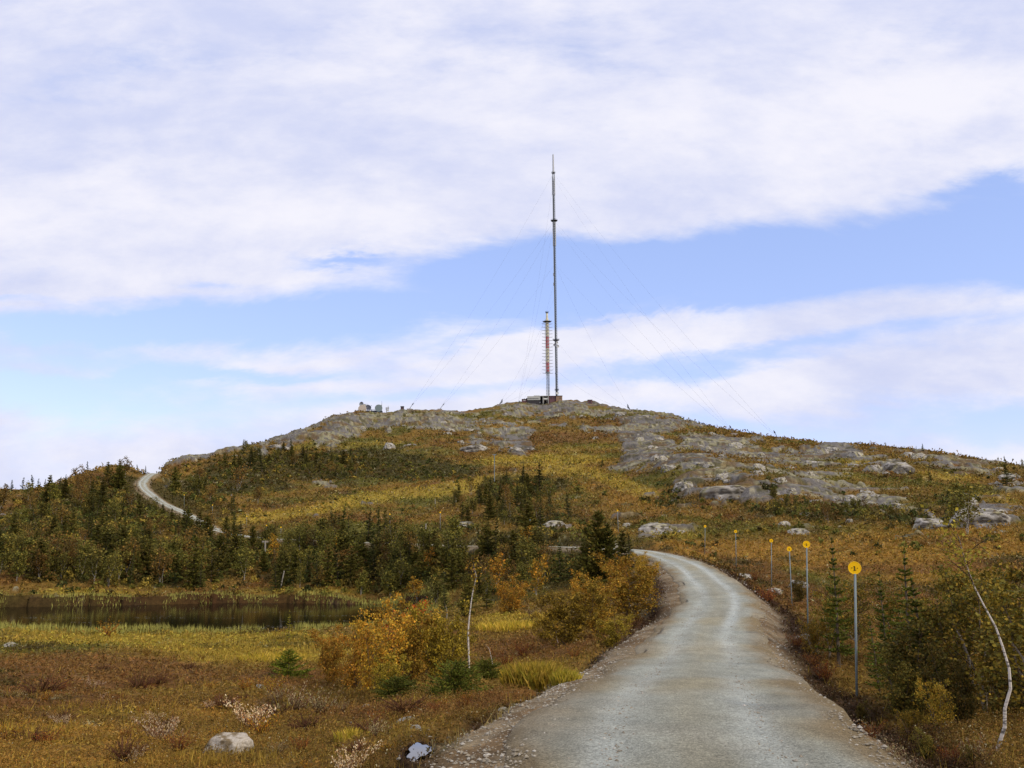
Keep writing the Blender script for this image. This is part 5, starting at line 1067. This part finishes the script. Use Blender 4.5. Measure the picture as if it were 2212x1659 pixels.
# low spruces and juniper
LOWSP = spruce(41, h=1.6, rad=1.35, levels=16, per=11, seg=26, ls=.05, low=.03, colr=(86, 92, 26), power=.75, ragged=.3)
e_ = plant('spruce', LOWSP, foot(622, 1468)[0], 'low spreading green spruce on the yellow grass in the left foreground', 'spruce', 'low evergreens in the foreground', 1.0, 62 / FPX * foot(622, 1468)[1] / 1.6)
JUN = spruce(42, h=1.2, rad=1.25, levels=17, per=13, seg=24, ls=.045, low=.02, colr=(82, 84, 28), power=.45, ragged=.35)
tree_at('juniper', JUN, 985, 1505, 72, 1.2, 'dark green juniper bush right of the yellow birch thicket', 'low evergreens in the foreground')
tree_at('juniper', JUN, 860, 1510, 46, 1.2, 'lower juniper at the foot of the yellow birch thicket', 'low evergreens in the foreground'); tree_at('juniper', JUN, 1050, 1470, 44, 1.2, 'small juniper behind the dark green one', 'low evergreens in the foreground')
THIN = spruce(43, h=2.2, rad=.35, levels=13, per=5, seg=9, ls=.05, low=.1, colr=(128, 116, 40), ragged=.4); tree_at('spruce', THIN, 624, 1384, 62, 2.2, 'thin yellowish sapling by the tarn shore', None)
# yellow birch bushes in the left foreground
NB = [birch(31, h=3.2, leaves=7000, ls=.042, pal=B_YE, stems=6, spread=.75, limbs=15, clump=.045, low=.04, thick=.006, white=(110, 96, 80)), birch(32, h=3.0, leaves=6000, ls=.042, pal=B_YE, stems=5, spread=.8, limbs=15, low=.04, clump=.05, thick=.006, white=(110, 96, 80)), birch(33, h=2.8, leaves=6000, ls=.042, pal=B_OR, stems=5, spread=.8, limbs=15, low=.04, clump=.05, thick=.006, white=(110, 96, 80)), birch(34, h=2.6, leaves=6500, ls=.042, pal=((136, 116, 38), (150, 124, 38), (116, 98, 36)), stems=5, spread=.8, limbs=14, low=.04, clump=.05, thick=.006, white=(110, 96, 80)),
      birch(35, h=2.2, leaves=2500, ls=.04, pal=((170, 70, 30), (150, 58, 30), (176, 92, 34)), stems=5, spread=.8, limbs=14, low=.04, clump=.05, thick=.006, white=(110, 96, 80))]
for k, x, by, hp, lb in [(0, 815, 1495, 186, 'tallest yellow birch of the thicket in the left foreground'), (1, 770, 1490, 120, 'left wing of the yellow birch thicket, low and golden'), (2, 885, 1480, 158, 'orange-leaved birch in the middle of the yellow thicket'), (3, 945, 1470, 156, 'green-yellow birch at the right side of the yellow thicket'), (4, 860, 1440, 128, 'red-leaved bush behind the yellow thicket'), (3, 975, 1450, 92, 'sparse yellow-green birch behind the dark juniper'),
                         (2, 715, 1480, 110, 'small orange bush at the left end of the yellow thicket'), (3, 840, 1512, 90, 'low greenish birch in front of the yellow thicket'), (1, 905, 1455, 120, 'golden birch behind the orange one'), (3, 1230, 1395, 128, 'round yellow-green birch left of the narrowing road'), (2, 1290, 1375, 118, 'orange-yellow birch between the round one and the road'), (2, 1360, 1345, 130, 'orange birch closest to the road where it narrows'), (1, 1345, 1310, 98, 'golden birch behind the orange one near the road'),
                         (2, 1395, 1290, 72, 'small orange birch touching the verge in the bend'), (3, 1320, 1400, 70, 'low green-yellow shrub at the foot of the roadside birches'), (3, 1180, 1385, 70, 'pale yellow-green shrub left of the round birch'), (0, 1270, 1330, 90, 'yellow birch behind the round one'), (2, 1385, 1240, 44, 'small orange birch before the dark roadside spruces'), (0, 1100, 1325, 76, 'yellowish birch behind the leaning grey trunk')]:
    tree_at('birch', NB[k], x, by, hp, [3.2, 3.0, 2.8, 2.6, 2.2][k], lb, 'autumn birches left of the road')
# thin white stems
def stem(pix, thick, leaves, label, pal=B_YE, limbs=6, low=.6, clump=.05, ls=.035, group=None, bare=.8):
    p, d = foot(*pix[0]); pts = np.array([[float(v) for v in P(x, y, d)] for x, y in pix]) - p; pts[0] = 0; t = np.linspace(0, 1, 12); s = np.linspace(0, 1, len(pts)); pts = np.stack([np.interp(t, s, pts[:, k]) for k in range(3)], 1)
    pr = birch(hash_(label), h=float(pts[-1, 2]), stems=1, limbs=limbs, leaves=leaves, ls=ls, pal=pal, low=low, thick=thick, clump=clump, path=pts, white=(204, 194, 180), bare=bare); plant('birch', pr, p, label, 'birch', group, 0, 1.0, tilt=False)
def hash_(s): return sum(ord(c) * (i + 1) for i, c in enumerate(s)) % 9973
stem([(1014, 1448), (1012, 1400), (1011, 1360), (1016, 1310), (1022, 1270), (1030, 1240), (1022, 1218)], .012, 110, 'thin white birch stem with almost bare dark crown right of the yellow thicket', limbs=9, low=.62)
stem([(965, 1340), (966, 1320), (962, 1303)], .02, 0, 'short dead white stem behind the yellow thicket', limbs=1, low=.9)
stem([(1066, 1442), (1062, 1420), (1057, 1398), (1048, 1388)], .02, 0, 'crooked bare white stem right of the thin white birch', limbs=2, low=.8)
stem([(1118, 1286), (1108, 1262), (1098, 1240)], .016, 30, 'leaning pale grey trunk in front of the dark spruces', limbs=2, low=.8)
stem([(1358, 1322), (1362, 1308), (1357, 1292), (1354, 1280)], .03, 60, 'forked white stem at the foot of the orange roadside birches', limbs=3, low=.6)
stem([(1346, 1322), (1347, 1308), (1345, 1295)], .03, 40, 'short white stem just left of the forked one', limbs=2, low=.7)
stem([(1210, 1395), (1203, 1380), (1201, 1360), (1200, 1345)], .014, 20, 'thin bare curved stem before the round yellow-green birch', limbs=2)
# the leaning white birch at the right edge
stem([(2138, 1622), (2160, 1588), (2170, 1567), (2166, 1532), (2179, 1489), (2187, 1457), (2169, 1407), (2161, 1369), (2144, 1332), (2119, 1289), (2098, 1246), (2080, 1190), (2070, 1150)], .0095, 260, 'large crooked white birch trunk leaning left at the right frame edge', pal=((112, 104, 36), (130, 116, 38)), limbs=9, low=.80, clump=.045, ls=.022, bare=.78, group='young trees right of the road')
# thicket right of the road
THK = [birch(51, h=2.8, leaves=4500, ls=.036, pal=((100, 90, 34), (118, 102, 36), (84, 80, 32), (138, 112, 38)), stems=4, spread=.45, limbs=15, low=.12, clump=.048, white=(150, 138, 122)), birch(52, h=3.0, leaves=3600, ls=.036, pal=((92, 92, 32), (112, 100, 34), (132, 98, 34)), stems=3, spread=.5, limbs=15, low=.15, clump=.048, white=(140, 126, 112)), birch(53, h=2.4, leaves=4500, ls=.034, pal=((150, 116, 36), (134, 108, 36), (110, 100, 34)), stems=5, spread=.55, limbs=15, low=.08, clump=.05, white=(150, 138, 122)), birch(54, h=2.6, leaves=6500, ls=.036, pal=((88, 80, 34), (100, 90, 36), (74, 68, 30), (116, 92, 36)), stems=4, spread=.5, limbs=15, low=.05, clump=.05, white=(120, 104, 90))]
BSP = spruce(44, h=3.2, rad=.62, levels=20, per=6, seg=14, ls=.055, low=.12, colr=(78, 82, 28), ragged=.5)
for k, x, by, hp, lb in [(9, 1812, 1440, 250, 'slim olive spruce just left of the nearest marker pole'), (1, 1790, 1425, 150, 'twiggy birch between the second pole and the slim spruce'), (9, 1975, 1470, 250, 'slender spruce with see-through crown in the right thicket'), (9, 1925, 1480, 215, 'slim spruce right of the nearest marker pole'), (9, 1900, 1500, 150, 'short slim spruce at the foot of the nearest pole'), (3, 1955, 1560, 130, 'dark green bush low in the right thicket'), (9, 2010, 1530, 240, 'tall slim spruce in the middle of the right thicket'), (0, 2030, 1500, 170, 'olive birch behind the tall slim spruce'),
                         (1, 2060, 1500, 220, 'brownish birch behind the leaning white trunk'), (3, 2078, 1575, 150, 'dark green bush left of the white trunk\'s foot'), (2, 2030, 1590, 100, 'yellowish shrub in front of the dark green bushes'), (3, 2195, 1560, 210, 'dark bush behind the white trunk at the frame edge'), (0, 2130, 1540, 260, 'olive birch right behind the white trunk'), (1, 2200, 1520, 250, 'brown-olive birch at the right frame edge'), (2, 1972, 1600, 60, 'low golden shrub on the bank above the road edge'),
                         (3, 1862, 1556, 42, 'small dark shrub at the road edge below the nearest pole'), (2, 1760, 1420, 70, 'little golden shrub on the bank by the second pole'), (0, 1850, 1400, 120, 'loose olive birch behind the nearest pole'), (1, 1940, 1400, 130, 'loose brown birch behind the slender spruce'), (0, 2080, 1400, 140, 'olive birch far back in the right thicket'), (1, 2180, 1400, 120, 'thin brown birch back at the right edge'), (3, 1730, 1300, 50, 'round dark bush beside the tilted marker pole'), (3, 2100, 1655, 44, 'low dark shrub below the white trunk'), (2, 2165, 1556, 110, 'yellow-olive shrub right of the white trunk\'s foot'),
                         (0, 2250, 1570, 250, 'olive birch cut by the right frame edge'), (3, 2000, 1640, 60, 'tiny dark shrub on the road bank'), (3, 1985, 1540, 170, 'dense green bush under the slender spruce')]:
    if k == 9: tree_at('spruce', BSP, x, by, hp, 3.2, lb, 'young trees right of the road')
    else: tree_at('birch', THK[k], x, by, hp, [2.8, 3.0, 2.4, 2.6][k], lb, 'young trees right of the road')
# dwarf willows with pale dry leaves, tussocks
def shrub(seed, h=.6, n=900, ls=.018, pal=((206, 186, 150), (188, 160, 120), (160, 120, 84)), twigs=26, spread=.8, up=.5, k=(.35, 1.0), twc=(92, 60, 44)):
    r = np.random.default_rng(seed); tr = Acc(); C = []; A = []
    for i in range(twigs):
        a = r.random() * math.tau; e = r.uniform(.1, 1) ** .7 * spread; L = h * r.uniform(.6, 1.05); u = np.linspace(0, 1, 5); dv = np.array([math.cos(a) * e, math.sin(a) * e, 1])
        pts = dv * (L * u)[:, None] + np.cumsum(r.normal(size=(5, 3)), 0) * .05 * L; pts[:, 2] -= .25 * L * e * u ** 2; pts[0] = (0, 0, -.05); tr.tube(pts, [.009, .007, .005, .004, .002], 3, lin(*twc), False)
        m = n // twigs; f = r.uniform(k[0], k[1], m); j = np.minimum((f * 4).astype(int), 3); C.append(pts[j] + (pts[j + 1] - pts[j]) * (f * 4 - j)[:, None] + r.normal(size=(m, 3)) * .03 * h); A.append(np.tile(dv * up + [0, 0, .4], (m, 1)))
    C = np.concatenate(C); A = np.concatenate(A); pa = np.array([lin(*q) for q in pal]); c = pa[r.integers(0, len(pa), len(C))] * r.uniform(.7, 1.3, (len(C), 1)); V, F, Cc = quads(C, ls * r.uniform(.7, 1.3, len(C)), .42, c, r, A)
    return tr.mesh('shrub_stem', M_BARK), mesh('shrub_leaves', V, F, M_LEAF, Cc)
WIL = shrub(61); WIL2 = shrub(62, n=700, pal=((176, 160, 120), (150, 128, 90), (120, 84, 60), (140, 132, 84)), twigs=34); RUS = shrub(63, n=900, pal=((120, 62, 34), (140, 80, 34), (96, 52, 32), (160, 112, 40)), twigs=30, k=(.15, 1)); GOL = shrub(64, n=600, pal=((196, 150, 40), (176, 110, 36), (140, 120, 40)), k=(.2, 1)); HEA = shrub(65, h=.35, n=1500, ls=.012, pal=((96, 60, 40), (80, 52, 36), (120, 84, 46), (74, 66, 32)), twigs=60, spread=1.4, k=(.1, 1))
for pr, x, by, hp, lb in [(WIL, 352, 1606, 66, 'pale dry-leaved willow bush left of the big boulder'), (WIL2, 640, 1540, 64, 'wide greyish willow shrub in front of the low spruce'), (WIL2, 690, 1545, 60, 'silvery twiggy willow right of the wide greyish one'), (WIL2, 600, 1520, 44, 'small grey willow behind the wide one'), (WIL, 752, 1672, 70, 'pale dry willow sprig at the bottom edge left of the ditch'), (WIL, 545, 1575, 66, 'tall pale willow sprig behind the boulder'), (GOL, 560, 1585, 54, 'orange-leaved sprig right of the boulder'), (GOL, 470, 1590, 30, 'low orange sprig just behind the boulder'),
                          (RUS, 650, 1625, 40, 'rusty mound of crowberry right of the boulder'), (WIL2, 600, 1630, 36, 'bleached tussock right of the big boulder'), (RUS, 385, 1620, 40, 'dark rusty bush between pale willow and boulder'), (GOL, 660, 1660, 30, 'small golden sprig at the bottom edge'), (RUS, 940, 1540, 36, 'rust-brown bush above the ditch'), (RUS, 1000, 1530, 32, 'low rusty bush on the ditch bank'), (GOL, 1010, 1515, 34, 'golden low bush below the dark juniper'), (WIL2, 740, 1540, 34, 'dull willow twigs in the heather'), (GOL, 590, 1500, 50, 'yellow birch sprig left of the willow shrubs'), (GOL, 530, 1490, 34, 'tiny yellow sprigs on the dark heather'),
                          (RUS, 1130, 1420, 40, 'rusty heath bush above the big grass tuft'), (RUS, 1090, 1440, 34, 'brown heath bush left of the big grass tuft'), (RUS, 1240, 1425, 30, 'rusty bush between grass tuft and roadside birches'), (RUS, 1780, 1470, 44, 'dark red peat-bank bush on the right road bank'), (RUS, 1760, 1440, 34, 'small rusty bush on the right road bank'), (RUS, 1880, 1590, 40, 'rusty twigs at the right road edge'), (WIL2, 1930, 1640, 40, 'pale dead twigs at the right road edge'), (WIL2, 2110, 1650, 60, 'pale dry plants around the white trunk\'s foot'), (RUS, 2060, 1650, 44, 'rust-coloured twigs at the lower right bank'), (GOL, 12, 1600, 50, 'yellow sprig at the left frame edge'), (WIL2, 890, 1350, 30, 'grey willow at the tarn shore'),
                          (GOL, 232, 1378, 40, 'yellow willow sapling at the near shore of the tarn'), (WIL2, 1150, 1335, 34, 'grey-green willow beside the white stems'), (RUS, 1660, 1300, 34, 'rusty bush on the outside bank of the bend'), (RUS, 1720, 1400, 34, 'brown bush on the right bank below the second pole'), (RUS, 1630, 1255, 26, 'dark rusty bush beside the whitish boulder'), (HEA, 90, 1500, 40, 'mound of dark heather in the left foreground'), (HEA, 300, 1490, 36, 'mound of dark heather further right of the left one')]:
    h0 = .35 if pr is HEA else .6
    tree_at('shrub', pr, x, by, hp, h0, lb, 'low shrubs of the foreground', name='dwarf_shrub', cat='shrub')
rz_ = np.random.default_rng(303); KINDS_ = [(RUS, 'rusty'), (WIL2, 'greyish'), (GOL, 'golden'), (HEA, 'dark heathery'), (HEA, 'dark heathery'), (RUS, 'rusty'), (WIL, 'pale')]
for i in range(64):
    Y_ = float(rz_.uniform(1400, 1655)) ; X_ = float(rz_.uniform(0, 1000)); pr, cn = KINDS_[int(rz_.integers(0, 7))]
    p, d = foot(X_, Y_)
    if np.isnan(p[0]) or abs(float(gsample(GLAT, p[0], p[1]))) < 4.0 or (380 < X_ < 580 and Y_ > 1560) or (650 < X_ < 1000 and Y_ < 1520) or d > 60: continue
    hh = float(rz_.uniform(.16, .42)); pos = ('by the left frame edge' if X_ < 150 else 'left of the pale willow' if X_ < 340 else 'between pale willow and low spruce' if X_ < 600 else 'right of the low spruce' if X_ < 750 else 'near the ditch')
    plant('dwarf_shrub', pr, p, ('small ' if hh < .28 else 'knee-high ') + cn + ' shrub ' + pos + (', close to the camera' if Y_ > 1560 else ', in the middle of the bog' if Y_ > 1470 else ', towards the tarn'), 'shrub', 'dwarf shrubs scattered over the left bog', float(rz_.uniform(0, 6)), hh / (.35 if pr is HEA else .6))
# big grass tufts
def tuft(n, h, rad, seed, pal=((178, 152, 48), (150, 140, 46), (196, 168, 70))):
    r = np.random.default_rng(seed); a = r.uniform(0, math.tau, n); q = rad * np.sqrt(r.random(n)); pa = np.array([lin(*c) for c in pal])
    B = np.stack([np.cos(a) * q, np.sin(a) * q * .6, np.full(n, -.05)], 1); H = h * r.uniform(.55, 1.05, n) * (1 - .3 * (q / rad) ** 2); w = .006; b = r.uniform(0, math.tau, n); s = np.stack([np.cos(b) * w, np.sin(b) * w, b * 0], 1)
    l = np.stack([r.normal(size=n) * .16 * H, r.normal(size=n) * .16 * H, H], 1); V = np.stack([B - s, B + s, B + l * .6 + s * .7, B + l * np.array([1.5, 1.5, 1])], 1).reshape(-1, 3)
    c = pa[r.integers(0, 3, n)] * r.uniform(.7, 1.25, (n, 1)); return mesh('grass_tuft', V, np.arange(4 * n).reshape(-1, 4), M_LEAF, np.repeat(c, 4, 0))
for i, (x, by, n, hpx, wpx, lb) in enumerate([(1150, 1488, 2600, 62, 120, 'big bright yellow-green grass tuft beside the road ditch'), (1222, 1474, 800, 34, 60, 'small grass tuft right of the big one'), (1080, 1470, 600, 30, 50, 'thin grass tuft left of the big one'), (760, 1600, 500, 34, 70, 'green grass tuft left of the small pale stone'), (1105, 1360, 1400, 24, 150, 'broad yellow grass patch behind the heath bushes'), (600, 1432, 1600, 26, 170, 'yellow grass patch behind the low spruce')]):
    p, d = foot(x, by); o = put('grass_tuft', tuft(n, hpx / FPX * d, wpx / FPX * d / 2, 70 + i)); o.location = p; tag(o, lb, 'grass tuft', 'grass tufts left of the road')
